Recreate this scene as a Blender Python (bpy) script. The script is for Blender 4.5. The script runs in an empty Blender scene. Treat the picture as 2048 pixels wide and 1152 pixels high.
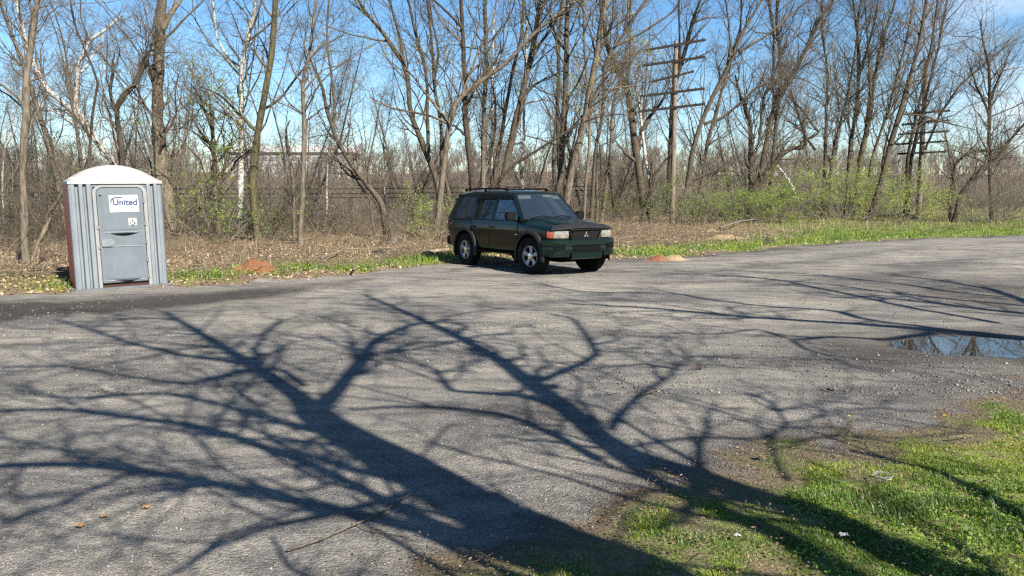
import bpy, bmesh, math, random
import numpy as np
from mathutils import Vector, Matrix
random.seed(7)
RNG = np.random.default_rng(11)
sc = bpy.context.scene
COL = sc.collection
R = math.radians

# ------------------------------------------------------------------ camera and survey helpers
H, F, PIT = 1.53, 1560.0, math.radians(6.5)
cam_d = bpy.data.cameras.new('camera'); cam = bpy.data.objects.new('camera', cam_d); COL.objects.link(cam)
cam.location = (0, 0, H); cam.rotation_euler = (math.pi/2 - PIT, 0, 0)
cam_d.sensor_width = 36; cam_d.lens = 36*F/2048; cam_d.clip_end = 3000; cam_d.clip_start = 0.05
sc.camera = cam

def ray(px, py):
    x = (px-1024)/F; y = -(py-576)/F
    return np.array([x, math.cos(PIT)+y*math.sin(PIT), -math.sin(PIT)+y*math.cos(PIT)])
def G(px, py, z=0.0):
    d = ray(px, py); t = (z-H)/d[2]; return np.array([0, 0, H])+d*t
def D(px, py, Y):
    d = ray(px, py); return np.array([0, 0, H])+d*(Y/d[1])

# ------------------------------------------------------------------ sun and sky
SUN_EL = R(38); U = np.array([-.59, .807]); U /= np.linalg.norm(U)        # direction shadows fall on the ground
sdir = Vector((-U[0]*math.cos(SUN_EL), -U[1]*math.cos(SUN_EL), math.sin(SUN_EL)))   # towards the sun
sl = bpy.data.lights.new('sun', 'SUN'); sun = bpy.data.objects.new('sun', sl); COL.objects.link(sun)
sun.rotation_euler = sdir.to_track_quat('Z', 'Y').to_euler(); sun.location = (20, -30, 40)
sl.energy = 5.0; sl.angle = R(0.47); sl.color = (1.0, 0.92, 0.80)
w = bpy.data.worlds.new('World'); sc.world = w; w.use_nodes = True
nt = w.node_tree; nt.nodes.clear()
sky = nt.nodes.new('ShaderNodeTexSky'); sky.sky_type = 'NISHITA'; sky.sun_disc = False
sky.sun_elevation = SUN_EL; sky.sun_rotation = math.atan2(sdir.x, sdir.y)
sky.air_density = 1.0; sky.dust_density = 0.0; sky.ozone_density = 2.6
bg = nt.nodes.new('ShaderNodeBackground'); wo = nt.nodes.new('ShaderNodeOutputWorld')
tcw = nt.nodes.new('ShaderNodeTexCoord'); mp = nt.nodes.new('ShaderNodeMapping'); mp.inputs['Scale'].default_value = (1.2, 2.4, 5.5)
nz = nt.nodes.new('ShaderNodeTexNoise'); nz.inputs['Scale'].default_value = 2.1; nz.inputs['Detail'].default_value = 9; nz.inputs['Roughness'].default_value = .62
rp = nt.nodes.new('ShaderNodeValToRGB'); rp.color_ramp.elements[0].position = .44; rp.color_ramp.elements[1].position = .68
rp.color_ramp.elements[1].color = (.75, .75, .75, 1)
mxw = nt.nodes.new('ShaderNodeMix'); mxw.data_type = 'RGBA'; mxw.inputs['B'].default_value = (8.6, 9.0, 9.6, 1)
nt.links.new(tcw.outputs['Generated'], mp.inputs['Vector']); nt.links.new(mp.outputs[0], nz.inputs['Vector'])
sxw = nt.nodes.new('ShaderNodeSeparateXYZ'); nt.links.new(tcw.outputs['Generated'], sxw.inputs[0])
mrw = nt.nodes.new('ShaderNodeMapRange'); mrw.inputs['From Min'].default_value = .42; mrw.inputs['From Max'].default_value = .58; nt.links.new(sxw.outputs['X'], mrw.inputs['Value'])
mmw = nt.nodes.new('ShaderNodeMath'); mmw.operation = 'MULTIPLY'; nt.links.new(mrw.outputs[0], mmw.inputs[1])
nt.links.new(nz.outputs['Fac'], rp.inputs[0]); nt.links.new(rp.outputs[0], mmw.inputs[0]); nt.links.new(mmw.outputs[0], mxw.inputs['Factor'])
hs = nt.nodes.new('ShaderNodeHueSaturation'); hs.inputs['Saturation'].default_value = 1.26; hs.inputs['Value'].default_value = 1.10; nt.links.new(sky.outputs[0], hs.inputs['Color']); nt.links.new(hs.outputs[0], mxw.inputs['A']); nt.links.new(mxw.outputs['Result'], bg.inputs['Color'])
nt.links.new(bg.outputs[0], wo.inputs[0]); bg.inputs['Strength'].default_value = 0.051
vs = sc.view_settings; vs.view_transform = 'Standard'; vs.look = 'None'; vs.exposure = 1.6; vs.gamma = 1.0
sc.render.engine = 'CYCLES'
sc.cycles.max_bounces = 6; sc.cycles.transparent_max_bounces = 8; sc.cycles.caustics_reflective = False; sc.cycles.caustics_refractive = False
sc.cycles.use_denoising = False; sc.cycles.pixel_filter_type = 'BLACKMAN_HARRIS'; sc.cycles.filter_width = 1.35

# ------------------------------------------------------------------ materials
class NB:
    def __init__(s, name):
        s.m = bpy.data.materials.new(name); s.m.use_nodes = True; s.t = s.m.node_tree; s.t.nodes.clear()
        s.o = s.t.nodes.new('ShaderNodeOutputMaterial'); s.p = s.t.nodes.new('ShaderNodeBsdfPrincipled')
        s.t.links.new(s.p.outputs[0], s.o.inputs[0]); s.tc = s.t.nodes.new('ShaderNodeTexCoord')
    def set(s, k, v):
        if isinstance(v, (int, float)): s.p.inputs[k].default_value = v
        elif isinstance(v, tuple): s.p.inputs[k].default_value = (*v, 1) if len(v) == 3 else v
        else: s.t.links.new(v, s.p.inputs[k])
    def inp(s, n, k, v):
        if v is None: return
        if isinstance(v, tuple): n.inputs[k].default_value = (*v, 1) if (len(v) == 3 and n.inputs[k].type == 'RGBA') else v
        elif isinstance(v, (int, float)): n.inputs[k].default_value = v
        else: s.t.links.new(v, n.inputs[k])
    def coord(s, scale=(1, 1, 1), kind='Object'):
        n = s.t.nodes.new('ShaderNodeMapping'); n.inputs['Scale'].default_value = scale
        s.t.links.new(s.tc.outputs[kind], n.inputs['Vector']); return n.outputs[0]
    def noise(s, scale, detail=4, rough=.55, vec=None, dist=0):
        n = s.t.nodes.new('ShaderNodeTexNoise'); n.inputs['Scale'].default_value = scale; n.inputs['Detail'].default_value = detail
        n.inputs['Roughness'].default_value = rough; n.inputs['Distortion'].default_value = dist
        s.t.links.new(vec if vec is not None else s.tc.outputs['Object'], n.inputs['Vector']); return n.outputs['Fac']
    def vor(s, scale, out='Distance', feature='F1', vec=None):
        n = s.t.nodes.new('ShaderNodeTexVoronoi'); n.feature = feature; n.inputs['Scale'].default_value = scale
        s.t.links.new(vec if vec is not None else s.tc.outputs['Object'], n.inputs['Vector']); return n.outputs[out]
    def ramp(s, f, stops, interp='LINEAR'):
        n = s.t.nodes.new('ShaderNodeValToRGB'); n.color_ramp.interpolation = interp; e = n.color_ramp.elements
        while len(e) < len(stops): e.new(.5)
        for q, (pos, c) in zip(e, stops):
            q.position = pos; q.color = (c, c, c, 1) if isinstance(c, (int, float)) else (*c, 1)
        s.t.links.new(f, n.inputs[0]); return n.outputs[0]
    def mix(s, f, a, b, mode='MIX'):
        n = s.t.nodes.new('ShaderNodeMix'); n.data_type = 'RGBA'; n.blend_type = mode
        s.inp(n, 'Factor', f); s.inp(n, 'A', a); s.inp(n, 'B', b); return n.outputs['Result']
    def math(s, op, a, b=None, c=None):
        n = s.t.nodes.new('ShaderNodeMath'); n.operation = op
        for i, v in enumerate((a, b, c)):
            if v is None: continue
            if isinstance(v, (int, float)): n.inputs[i].default_value = v
            else: s.t.links.new(v, n.inputs[i])
        return n.outputs[0]
    def bump(s, h, strength=.3, dist=.02, normal=None):
        n = s.t.nodes.new('ShaderNodeBump'); n.inputs['Strength'].default_value = strength; n.inputs['Distance'].default_value = dist
        s.t.links.new(h, n.inputs['Height'])
        if normal is not None: s.t.links.new(normal, n.inputs['Normal'])
        s.t.links.new(n.outputs[0], s.p.inputs['Normal']); return n.outputs[0]
    def attr(s, name):
        n = s.t.nodes.new('ShaderNodeAttribute'); n.attribute_name = name; return n
MT = {}
def simple(name, col, rough=.5, metal=0, var=.12, scale=30, bump=0, coat=0, spec=None):
    b = NB(name); n = b.noise(scale, 5)
    lo = tuple(c*(1-var) for c in col); hi = tuple(min(1, c*(1+var)) for c in col)
    b.set('Base Color', b.ramp(n, [(.3, lo), (.7, hi)])); b.set('Roughness', rough); b.set('Metallic', metal)
    if bump: b.bump(n, bump, .01)
    if coat: b.set('Coat Weight', coat); b.set('Coat Roughness', .04)
    if spec is not None: b.set('Specular IOR Level', spec)
    MT[name] = b.m; return b.m
def bark(name, dark, light, white=False, sc_=1.0):
    b = NB(name); v = b.coord((9*sc_, 9*sc_, 1.6*sc_)); n = b.noise(2.2, 6, .65, v, .6); n2 = b.noise(.9, 3)
    c = b.ramp(n, [(.38, dark), (.58, light)])
    c = b.mix(b.math('MULTIPLY', n2, .35), c, tuple(x*.6 for x in dark))
    if white:
        v2 = b.coord((2.5, 2.5, 9)); n3 = b.noise(1.6, 5, .7, v2, .4)
        c = b.mix(b.ramp(n3, [(.54, 0.0), (.60, 1.0)]), c, (.07, .055, .045))
    b.set('Base Color', c); b.set('Roughness', .9); b.set('Specular IOR Level', .2); b.bump(n, .7, .03)
    MT[name] = b.m; return b.m
bark('bark_tan', (0.138, 0.113, 0.083), (0.380, 0.322, 0.247))
bark('bark_brown', (0.083, 0.067, 0.051), (0.241, 0.198, 0.149))
bark('bark_dark', (.05, .041, .032), (.15, .12, .092))
bark('bark_moss', (0.090, 0.078, 0.042), (0.240, 0.204, 0.114))
bark('bark_white', (.42, .40, .36), (.72, .70, .65), True)
bark('bark_pale', (.34, .32, .28), (.60, .57, .52), True, .6)
bark('twig_brown', (0.138, 0.112, 0.082), (0.288, 0.240, 0.180))
bark('twig_grey', (0.180, 0.156, 0.126), (0.360, 0.318, 0.258))
bark('twig_tan', (0.220, 0.171, 0.110), (0.418, 0.341, 0.242))
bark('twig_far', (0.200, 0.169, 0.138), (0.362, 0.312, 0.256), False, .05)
bark('pole_wood', (.19, .14, .105), (.42, .34, .27))
bark('arm_wood', (.045, .036, .03), (.10, .08, .066))
bark('log_wood', (.26, .19, .12), (.50, .40, .28))
def leafmat(name, a, b_, trans=.25):
    b = NB(name); n = b.noise(3.5, 3); b.set('Base Color', b.ramp(n, [(.3, a), (.7, b_)])); b.set('Roughness', .55)
    tr = b.t.nodes.new('ShaderNodeBsdfTranslucent'); tr.inputs[0].default_value = (*[min(1, x*1.7) for x in b_], 1)
    mx = b.t.nodes.new('ShaderNodeMixShader'); mx.inputs[0].default_value = trans
    b.t.links.new(b.p.outputs[0], mx.inputs[1]); b.t.links.new(tr.outputs[0], mx.inputs[2]); b.t.links.new(mx.outputs[0], b.o.inputs[0])
    MT[name] = b.m
leafmat('leaf_green', (.14, .23, .03), (.32, .45, .06), .4)
leafmat('leaf_dark', (.05, .10, .018), (.12, .20, .035), .3)
leafmat('leaf_yellow', (.40, .38, .05), (.58, .55, .10), .4)
leafmat('leaf_pale', (.25, .34, .06), (.46, .56, .11), .42)
leafmat('evergreen', (.02, .035, .015), (.06, .085, .035), .1)
def leaflitter():
    b = NB('dead_leaf'); a = b.attr('tint').outputs['Fac']
    b.set('Base Color', b.ramp(a, [(0, (.13, .08, .045)), (.4, (.30, .20, .115)), (.75, (.46, .34, .21)), (1, (.56, .45, .32))])); b.set('Roughness', .8); MT['dead_leaf'] = b.m
leaflitter()
def grassmat():
    b = NB('grass_blade'); a = b.attr('tint').outputs['Fac']
    c = b.ramp(a, [(0, (.06, .13, .018)), (.35, (.15, .27, .025)), (.65, (.33, .43, .035)), (.8, (.47, .48, .07)), (.88, (.42, .36, .20)), (1, (.50, .42, .26))])
    b.set('Base Color', c); b.set('Roughness', .5)
    tr = b.t.nodes.new('ShaderNodeBsdfTranslucent'); b.t.links.new(c, tr.inputs[0])
    mx = b.t.nodes.new('ShaderNodeMixShader'); mx.inputs[0].default_value = .35
    b.t.links.new(b.p.outputs[0], mx.inputs[1]); b.t.links.new(tr.outputs[0], mx.inputs[2]); b.t.links.new(mx.outputs[0], b.o.inputs[0])
    MT['grass_blade'] = b.m
grassmat()
def stonemat():
    b = NB('stone'); a = b.attr('tint').outputs['Fac']; n = b.noise(60, 4)
    c = b.ramp(a, [(0, (.07, .065, .06)), (.5, (.20, .19, .175)), (.85, (.33, .31, .28)), (1, (.55, .52, .47))])
    b.set('Base Color', b.mix(b.math('MULTIPLY', n, .5), c, (.10, .095, .09))); b.set('Roughness', .85); MT['stone'] = b.m
stonemat()

# ------------------------------------------------------------------ object helpers
def tag(o, label=None, cat=None, group=None, kind=None):
    if label: o['label'] = label
    if cat: o['category'] = cat
    if group: o['group'] = group
    if kind: o['kind'] = kind
    return o
def empty(name, loc=(0, 0, 0), rz=0, **k):
    o = bpy.data.objects.new(name, None); COL.objects.link(o); o.location = loc; o.rotation_euler = (0, 0, rz)
    o.empty_display_size = .2; tag(o, **k); return o
def mesh_np(name, V, faces_n, idx, mat, parent=None, smooth=False, tint=None, loc=None):
    """V (n,3); faces_n: verts per face; idx flat index array"""
    me = bpy.data.meshes.new(name); V = np.asarray(V, np.float32)
    if loc is not None: V = V-np.asarray(loc, np.float32)
    nf = len(idx)//faces_n
    me.vertices.add(len(V)); me.vertices.foreach_set('co', V.ravel())
    me.loops.add(len(idx)); me.loops.foreach_set('vertex_index', np.asarray(idx, np.int32))
    me.polygons.add(nf); me.polygons.foreach_set('loop_start', np.arange(nf, dtype=np.int32)*faces_n)
    me.polygons.foreach_set('loop_total', np.full(nf, faces_n, np.int32))
    if smooth: me.polygons.foreach_set('use_smooth', np.ones(nf, bool))
    if tint is not None:
        a = me.attributes.new('tint', 'FLOAT', 'POINT'); a.data.foreach_set('value', np.asarray(tint, np.float32))
    me.update(calc_edges=True); me.materials.append(mat)
    o = bpy.data.objects.new(name, me); COL.objects.link(o)
    if parent is not None: o.parent = parent
    if loc is not None: o.location = tuple(float(q) for q in loc)
    return o
def mesh_py(name, V, Fc, mat, parent=None, smooth=False, bev=0, auto=None):
    me = bpy.data.meshes.new(name); me.from_pydata([tuple(map(float, v)) for v in V], [], Fc); me.update()
    bm = bmesh.new(); bm.from_mesh(me); bmesh.ops.remove_doubles(bm, verts=bm.verts, dist=1e-5)
    bmesh.ops.recalc_face_normals(bm, faces=bm.faces)
    if bev:
        es = [e for e in bm.edges if len(e.link_faces) == 2 and e.calc_face_angle(0) > .6]
        bmesh.ops.bevel(bm, geom=es, offset=bev, segments=2, affect='EDGES', clamp_overlap=True)
    bm.to_mesh(me); bm.free()
    if smooth:
        for p in me.polygons: p.use_smooth = True
        try: me.set_sharp_from_angle(angle=R(auto or 40))
        except Exception: pass
    me.materials.append(mat); o = bpy.data.objects.new(name, me); COL.objects.link(o)
    if parent is not None: o.parent = parent
    return o
class MB:
    def __init__(s): s.V = []; s.Fc = []
    def add(s, V, Fc):
        n = len(s.V); s.V += [tuple(v) for v in V]; s.Fc += [tuple(i+n for i in f) for f in Fc]; return s
    def box(s, c, d, M=None):
        x, y, z = (q/2 for q in d); P = [(i*x, j*y, k*z) for i in (-1, 1) for j in (-1, 1) for k in (-1, 1)]
        P = [Vector(p) for p in P]
        if M is not None: P = [M @ p for p in P]
        P = [p+Vector(c) for p in P]
        return s.add(P, [(0, 1, 3, 2), (4, 6, 7, 5), (0, 4, 5, 1), (2, 3, 7, 6), (0, 2, 6, 4), (1, 5, 7, 3)])
    def tube(s, pts, r, n=8, cap=True):
        pts = [Vector(p) for p in pts]; rs = r if isinstance(r, (list, tuple)) else [r]*len(pts); rings = []
        up = Vector((0, 0, 1)) if abs((pts[-1]-pts[0]).normalized().z) < .9 else Vector((1, 0, 0))
        for i, p in enumerate(pts):
            t = (pts[min(i+1, len(pts)-1)]-pts[max(i-1, 0)]).normalized(); a = t.cross(up).normalized(); b = a.cross(t)
            rings.append([p+(a*math.cos(k*2*math.pi/n)+b*math.sin(k*2*math.pi/n))*rs[i] for k in range(n)])
        V = [v for q in rings for v in q]; Fc = []
        for i in range(len(pts)-1):
            for k in range(n): Fc.append((i*n+k, i*n+(k+1) % n, (i+1)*n+(k+1) % n, (i+1)*n+k))
        if cap: Fc.append(tuple(range(n))[::-1]); Fc.append(tuple((len(pts)-1)*n+k for k in range(n)))
        return s.add(V, Fc)
    def prism(s, poly, a, b, f):
        """poly 2D outline; f(u,v,h)->3D; extruded between h=a and h=b"""
        n = len(poly); V = [f(u, v, a) for u, v in poly]+[f(u, v, b) for u, v in poly]
        Fc = [tuple(range(n))[::-1], tuple(range(n, 2*n))]+[(i, (i+1) % n, n+(i+1) % n, n+i) for i in range(n)]
        return s.add(V, Fc)
    def grid(s, rows, closed=False):
        m = len(rows[0]); V = [p for r in rows for p in r]; Fc = []
        for i in range(len(rows)-1):
            for j in range(m if closed else m-1):
                k = (j+1) % m; Fc.append((i*m+j, i*m+k, (i+1)*m+k, (i+1)*m+j))
        return s.add(V, Fc)
    def build(s, name, mat, parent=None, **k): return mesh_py(name, s.V, s.Fc, MT[mat] if isinstance(mat, str) else mat, parent, **k)

# ------------------------------------------------------------------ value noise on arrays
_P = np.random.default_rng(5).random((256, 256))
def vnoise(x, y, s):
    x = np.asarray(x)*s+1000.3; y = np.asarray(y)*s+1000.7; xi = np.floor(x).astype(int); yi = np.floor(y).astype(int)
    fx = x-xi; fy = y-yi; fx = fx*fx*(3-2*fx); fy = fy*fy*(3-2*fy)
    g = lambda a, b: _P[a % 256, b % 256]
    return (g(xi, yi)*(1-fx)+g(xi+1, yi)*fx)*(1-fy)+(g(xi, yi+1)*(1-fx)+g(xi+1, yi+1)*fx)*fy
def fbm(x, y, s, o=4):
    t = 0; a = .5; q = 0
    for i in range(o): t = t+a*vnoise(x, y, s*2**i); q += a; a *= .5
    return t/q
def sstep(a, b, x): t = np.clip((x-a)/(b-a), 0, 1); return t*t*(3-2*t)

# ------------------------------------------------------------------ terrain
far_px = [(-60, 596), (0, 592), (130, 588), (345, 578), (560, 562), (700, 552), (790, 538), (870, 528), (1000, 523), (1230, 521), (1400, 511), (1550, 497), (1700, 484), (1850, 476), (2048, 470)]
fe = np.array([G(*p)[:2] for p in far_px]); fe = fe[np.argsort(fe[:, 0])]
fe = np.vstack([[-60, fe[0, 1]-3], [-20, fe[0, 1]-1], fe, [40, 42], [90, 62]])
near_px = [(700, 1260), (820, 1180), (950, 1115), (1060, 1062), (1180, 1008), (1350, 955), (1500, 925), (1620, 890), (1720, 860), (1830, 826), (1900, 792), (1980, 765), (2060, 742)]
ne = np.array([G(*p)[:2] for p in near_px]); ne = ne[np.argsort(ne[:, 0])]
ne = np.vstack([[-8, -2.0], [-3, .8], ne, [9, 7.0], [20, 10.5], [60, 24]])
cr = np.array([(-60, 28), (-40, 27), (-17, 23.5), (-11, 27), (-4, 30), (2, 36), (6, 44), (15, 50), (30, 58), (60, 75), (120, 110)], float)
chh = np.array([.1, .1, .1, .15, .2, .3, .45, .6, .7, .8, .9])
PUD = G(1948, 691)[:2]
def yfar(x): return np.interp(x, fe[:, 0], fe[:, 1])
def ynear(x): return np.interp(x, ne[:, 0], ne[:, 1])
def hgt(x, y):
    x = np.asarray(x, float); y = np.asarray(y, float)
    e = yfar(x); c = np.interp(x, cr[:, 0], cr[:, 1]); ch = np.interp(x, cr[:, 0], chh)
    z = ch*sstep(0, 1, (y-e)/np.maximum(c-e, 3))+sstep(0, .8, y-e)*.05
    rough = sstep(0, 3, y-e)
    z = z+rough*(fbm(x, y, .45)-.5)*.35+rough*(fbm(x, y, 2.0)-.5)*.12
    d = y-c
    z = z-5.2*sstep(0, 14, d)
    hill = 4+11*sstep(110, 300, y)
    z = z+hill*sstep(110, 230, y)+(fbm(x, y, .012)-.5)*6*sstep(100, 200, y)
    n = ynear(x)-y                                             # near verge
    z = z+sstep(0, 1.2, n)*.05+sstep(.2, 1.5, n)*(fbm(x, y, 1.5)-.5)*.07
    lot = (1-sstep(0, .6, y-e))*(1-sstep(0, .5, n))
    z = z+lot*((fbm(x, y, .35)-.5)*.05+(fbm(x*1.0, y*1.6, 2.2, 3)-.5)*.012)
    dx = (x-PUD[0]-.22)/1.20; dy = (y-PUD[1]-.06)/.66; r = np.sqrt(dx*dx+dy*dy)+(fbm(x, y, 2.6)-.5)*.55
    z = z-.055*(1-sstep(.35, 1.35, r))
    return z
def hz(x, y): return float(hgt(np.array([x]), np.array([y]))[0])
def masks(x, y):
    n1 = fbm(x, y, 1.1)-.5; n2 = fbm(x, y, 4.5)-.5; n3 = fbm(x, y, .28)-.5
    df = y-yfar(x)+n1*1.3+n2*.5; dn = ynear(x)-y+n1*1.1+n2*.8
    lot = (1-sstep(-.15, .25, df))*(1-sstep(-.25, .35, dn))
    # green amount
    gr = sstep(-.1, .6, dn)*(.42+.95*sstep(.2, 1.7, dn))*np.clip(.95+n1*2.2+n2*1.5, 0, 1.3)
    gr = gr*(.40+.60*sstep(.1, 1.7, x))
    far = sstep(0, .5, df)
    rightness = sstep(1.5, 8, x)
    greenband = np.maximum(1.15*sstep(1.5, 4, x)*np.exp(-((df-.9)/(1.3+.12*np.clip(x, 0, 30)))**2)+sstep(8, 16, x)*.62*(1-.4*sstep(8, 20, df)), np.exp(-((x+3.5)/3.3)**2-((df-1.6)/1.8)**2)*1.5)
    greenband = np.maximum(greenband, .55*np.exp(-((x+6.6)/1.2)**2-((df-1.2)/1.0)**2)*1.6)
    greenband = np.maximum(greenband, .75*np.exp(-((x+12)/2.5)**2-((df-.8)/.9)**2))
    gr = np.where(y > yfar(x)-2, far*greenband*np.clip(.75+n3*1.2+n1*2.2, 0, 1.2), gr)
    gr *= (1-sstep(100, 120, y))
    # wet dark soil patches
    bl = lambda cx, cy, sx, sy: np.exp(-((x-cx)/sx)**2-((y-cy)/sy)**2)
    e_ = yfar(x)
    dk = 1.5*np.exp(-((y-(e_-2.1-(-4-x)*.10))/(1.0+.15*np.clip(-4-x, 0, 6)))**2)*(1-sstep(-5.0, -2.4, x+.9*n1*3))
    dk = np.maximum(dk, 1.05*bl(PUD[0]+.4, PUD[1]-.1, 2.1, 1.15)); dk = np.maximum(dk, .75*bl(PUD[0]+3.4, PUD[1]+4.2, 2.4, 3.2))
    dk = np.maximum(dk, .6*bl(4.3, 6.0, 1.5, .5)); dk = np.maximum(dk, .85*np.exp(-(df/.5)**2)*sstep(-1, 6, x)*lot)
    dk = np.maximum(dk, .7*np.exp(-((dn-.35)/.55)**2)*(y < 12))
    dk = np.clip(dk*(1.0+n1*1.6+n2*.8), 0, 1)
    return np.clip(gr, 0, 1), dk, lot, df, dn
def seg_dist(x, y, pts):
    d = np.full(x.shape, 9.0)
    for (a, b) in zip(pts[:-1], pts[1:]):
        ab = b-a; t = np.clip(((x-a[0])*ab[0]+(y-a[1])*ab[1])/(ab @ ab), 0, 1); d = np.minimum(d, np.hypot(x-a[0]-t*ab[0], y-a[1]-t*ab[1]))
    return d
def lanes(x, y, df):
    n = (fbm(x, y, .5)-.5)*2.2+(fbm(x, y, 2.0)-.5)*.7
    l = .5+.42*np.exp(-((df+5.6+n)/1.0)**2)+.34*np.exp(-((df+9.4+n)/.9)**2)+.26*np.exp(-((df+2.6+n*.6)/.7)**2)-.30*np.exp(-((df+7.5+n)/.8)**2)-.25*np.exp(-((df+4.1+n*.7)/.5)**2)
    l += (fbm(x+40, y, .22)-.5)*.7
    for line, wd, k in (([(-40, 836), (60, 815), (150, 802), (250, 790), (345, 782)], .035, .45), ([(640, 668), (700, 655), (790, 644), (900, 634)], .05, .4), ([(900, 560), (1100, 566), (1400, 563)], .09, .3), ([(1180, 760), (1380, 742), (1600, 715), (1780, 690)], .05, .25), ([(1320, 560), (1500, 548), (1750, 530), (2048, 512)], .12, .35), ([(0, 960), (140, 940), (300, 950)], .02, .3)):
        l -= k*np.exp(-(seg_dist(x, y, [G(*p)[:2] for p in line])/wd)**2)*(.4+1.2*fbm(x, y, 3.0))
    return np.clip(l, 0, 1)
def build_ground():
    front = np.linspace(R(-42), R(42), 460); rest = np.linspace(R(42), R(318), 110)[1:-1]
    ang = np.concatenate([front, rest]); rad = np.concatenate([[.0], np.geomspace(.5, 900, 720)])
    A, Q = np.meshgrid(ang, rad[1:]); X = np.sin(A)*Q; Y = np.cos(A)*Q; Z = hgt(X, Y)
    na = len(ang); nr = len(rad)-1
    V = np.stack([X, Y, Z], -1).reshape(-1, 3); V = np.vstack([V, [[0, 0, hz(0, 0)]]])
    i, j = np.meshgrid(np.arange(nr-1), np.arange(na), indexing='ij'); k = (j+1) % na
    quads = np.stack([i*na+j, (i+1)*na+j, (i+1)*na+k, i*na+k], -1).reshape(-1, 4)
    gr, dk, lot, df_, _ = masks(V[:, 0], V[:, 1]); ln_ = lanes(V[:, 0], V[:, 1], df_)
    me_v = V; col = np.stack([np.clip(gr, 0, 1), dk, lot, ln_], -1).astype(np.float32)
    fl = lot[quads].mean(1) > .5
    for name, sel, kind in (('ground', ~fl, 'structure'), ('gravel_lot', fl, 'structure')):
        q = quads[sel]
        if name == 'gravel_lot' or True:
            used, inv = np.unique(q.ravel(), return_inverse=True); 
            extra = []
            o = mesh_np(name, me_v[used], 4, inv, MT['terrain'], smooth=True)
            a = o.data.color_attributes.new('mask', 'FLOAT_COLOR', 'POINT'); a.data.foreach_set('color', col[used].ravel())
            tag(o, kind=kind)
            o['label'] = 'brown and green soil under the verges and woods' if name == 'ground' else 'worn grey gravel and asphalt parking lot crossed by branch shadows'
    return
def terrain_mat():
    b = NB('terrain'); at = b.attr('mask'); sp = b.t.nodes.new('ShaderNodeSeparateColor'); b.t.links.new(at.outputs['Color'], sp.inputs[0])
    gr, dk, lot = sp.outputs[0], sp.outputs[1], sp.outputs[2]
    n_big = b.noise(.55, 5, .6); n_mid = b.noise(3.2, 6, .62); n_fine = b.noise(38, 6, .7); n_vf = b.noise(170, 4, .75)
    vc = b.vor(62, 'Color'); vd = b.vor(62); vc2 = b.vor(150, 'Color'); vd2 = b.vor(150)
    bw = b.t.nodes.new('ShaderNodeRGBToBW'); b.t.links.new(vc, bw.inputs[0]); bw2 = b.t.nodes.new('ShaderNodeRGBToBW'); b.t.links.new(vc2, bw2.inputs[0])
    # streaks of travel dust along the lot
    st = b.coord((.35, 1.5, 1)); n_st = b.noise(1.0, 5, .6, st, .5)
    base = b.mix(b.ramp(n_st, [(.40, 0.0), (.62, 1.0)]), (.150, .148, .143), (.240, .225, .202))
    base = b.mix(b.ramp(n_mid, [(.35, 0.0), (.7, 1.0)]), base, (.310, .294, .268))
    stones = b.ramp(bw.outputs[0], [(.0, (.06, .057, .053)), (.45, (.185, .178, .166)), (.8, (.32, .305, .28)), (1, (.60, .57, .53))])
    base = b.mix(b.ramp(b.noise(6, 5, .7), [(.35, .22), (.65, .62)]), base, stones)
    stones2 = b.ramp(bw2.outputs[0], [(.15, (.05, .048, .045)), (.5, (.195, .187, .172)), (.85, (.46, .43, .385))])
    base = b.mix(.38, base, stones2)
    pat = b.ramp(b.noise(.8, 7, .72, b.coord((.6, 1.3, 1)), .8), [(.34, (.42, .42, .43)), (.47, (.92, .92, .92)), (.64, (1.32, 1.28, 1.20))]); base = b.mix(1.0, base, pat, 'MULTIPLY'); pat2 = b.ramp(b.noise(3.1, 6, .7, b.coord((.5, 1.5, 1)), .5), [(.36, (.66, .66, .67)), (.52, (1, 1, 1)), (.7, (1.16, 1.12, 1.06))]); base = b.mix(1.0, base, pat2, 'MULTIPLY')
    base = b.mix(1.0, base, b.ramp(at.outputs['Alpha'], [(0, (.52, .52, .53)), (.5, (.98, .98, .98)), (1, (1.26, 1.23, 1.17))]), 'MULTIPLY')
    soil = b.mix(n_fine, (.020, .016, .013), (.060, .050, .041))
    soil = b.mix(b.ramp(bw.outputs[0], [(.86, 0.0), (.92, .75)]), soil, (.13, .12, .105))
    base = b.mix(b.math('MULTIPLY', dk, .95), base, soil)
    # verge
    lit = b.ramp(n_fine, [(.28, (.085, .058, .036)), (.5, (.22, .155, .098)), (.72, (.40, .30, .20))])
    lit = b.mix(b.ramp(n_mid, [(.35, 0.0), (.65, .6)]), lit, (.12, .085, .055))
    green = b.ramp(b.noise(22, 5, .7), [(.3, (.06, .10, .018)), (.52, (.17, .25, .03)), (.75, (.32, .35, .07))])
    lit = b.mix(b.math('MULTIPLY', dk, .75), lit, (.055, .042, .030))
    gm = b.math('MULTIPLY', gr, b.ramp(b.noise(9, 6, .7), [(.32, .15), (.58, 1.2)]))
    verge = b.mix(gm, lit, green)
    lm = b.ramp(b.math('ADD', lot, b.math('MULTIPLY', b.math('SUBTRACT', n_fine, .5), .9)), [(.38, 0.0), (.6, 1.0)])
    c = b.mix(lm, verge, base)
    b.set('Base Color', c); b.set('Roughness', b.ramp(dk, [(0, .93), (1, .78)])); b.set('Specular IOR Level', .3)
    hgt_ = b.math('ADD', b.math('MULTIPLY', vd, -1.0), b.math('MULTIPLY', vd2, -.5)); hgt_ = b.math('ADD', hgt_, b.math('MULTIPLY', n_fine, .9))
    hgt_ = b.math('ADD', hgt_, b.math('MULTIPLY', n_mid, 1.2))
    b.bump(hgt_, .55, .02); MT['terrain'] = b.m
terrain_mat(); build_ground()
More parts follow.
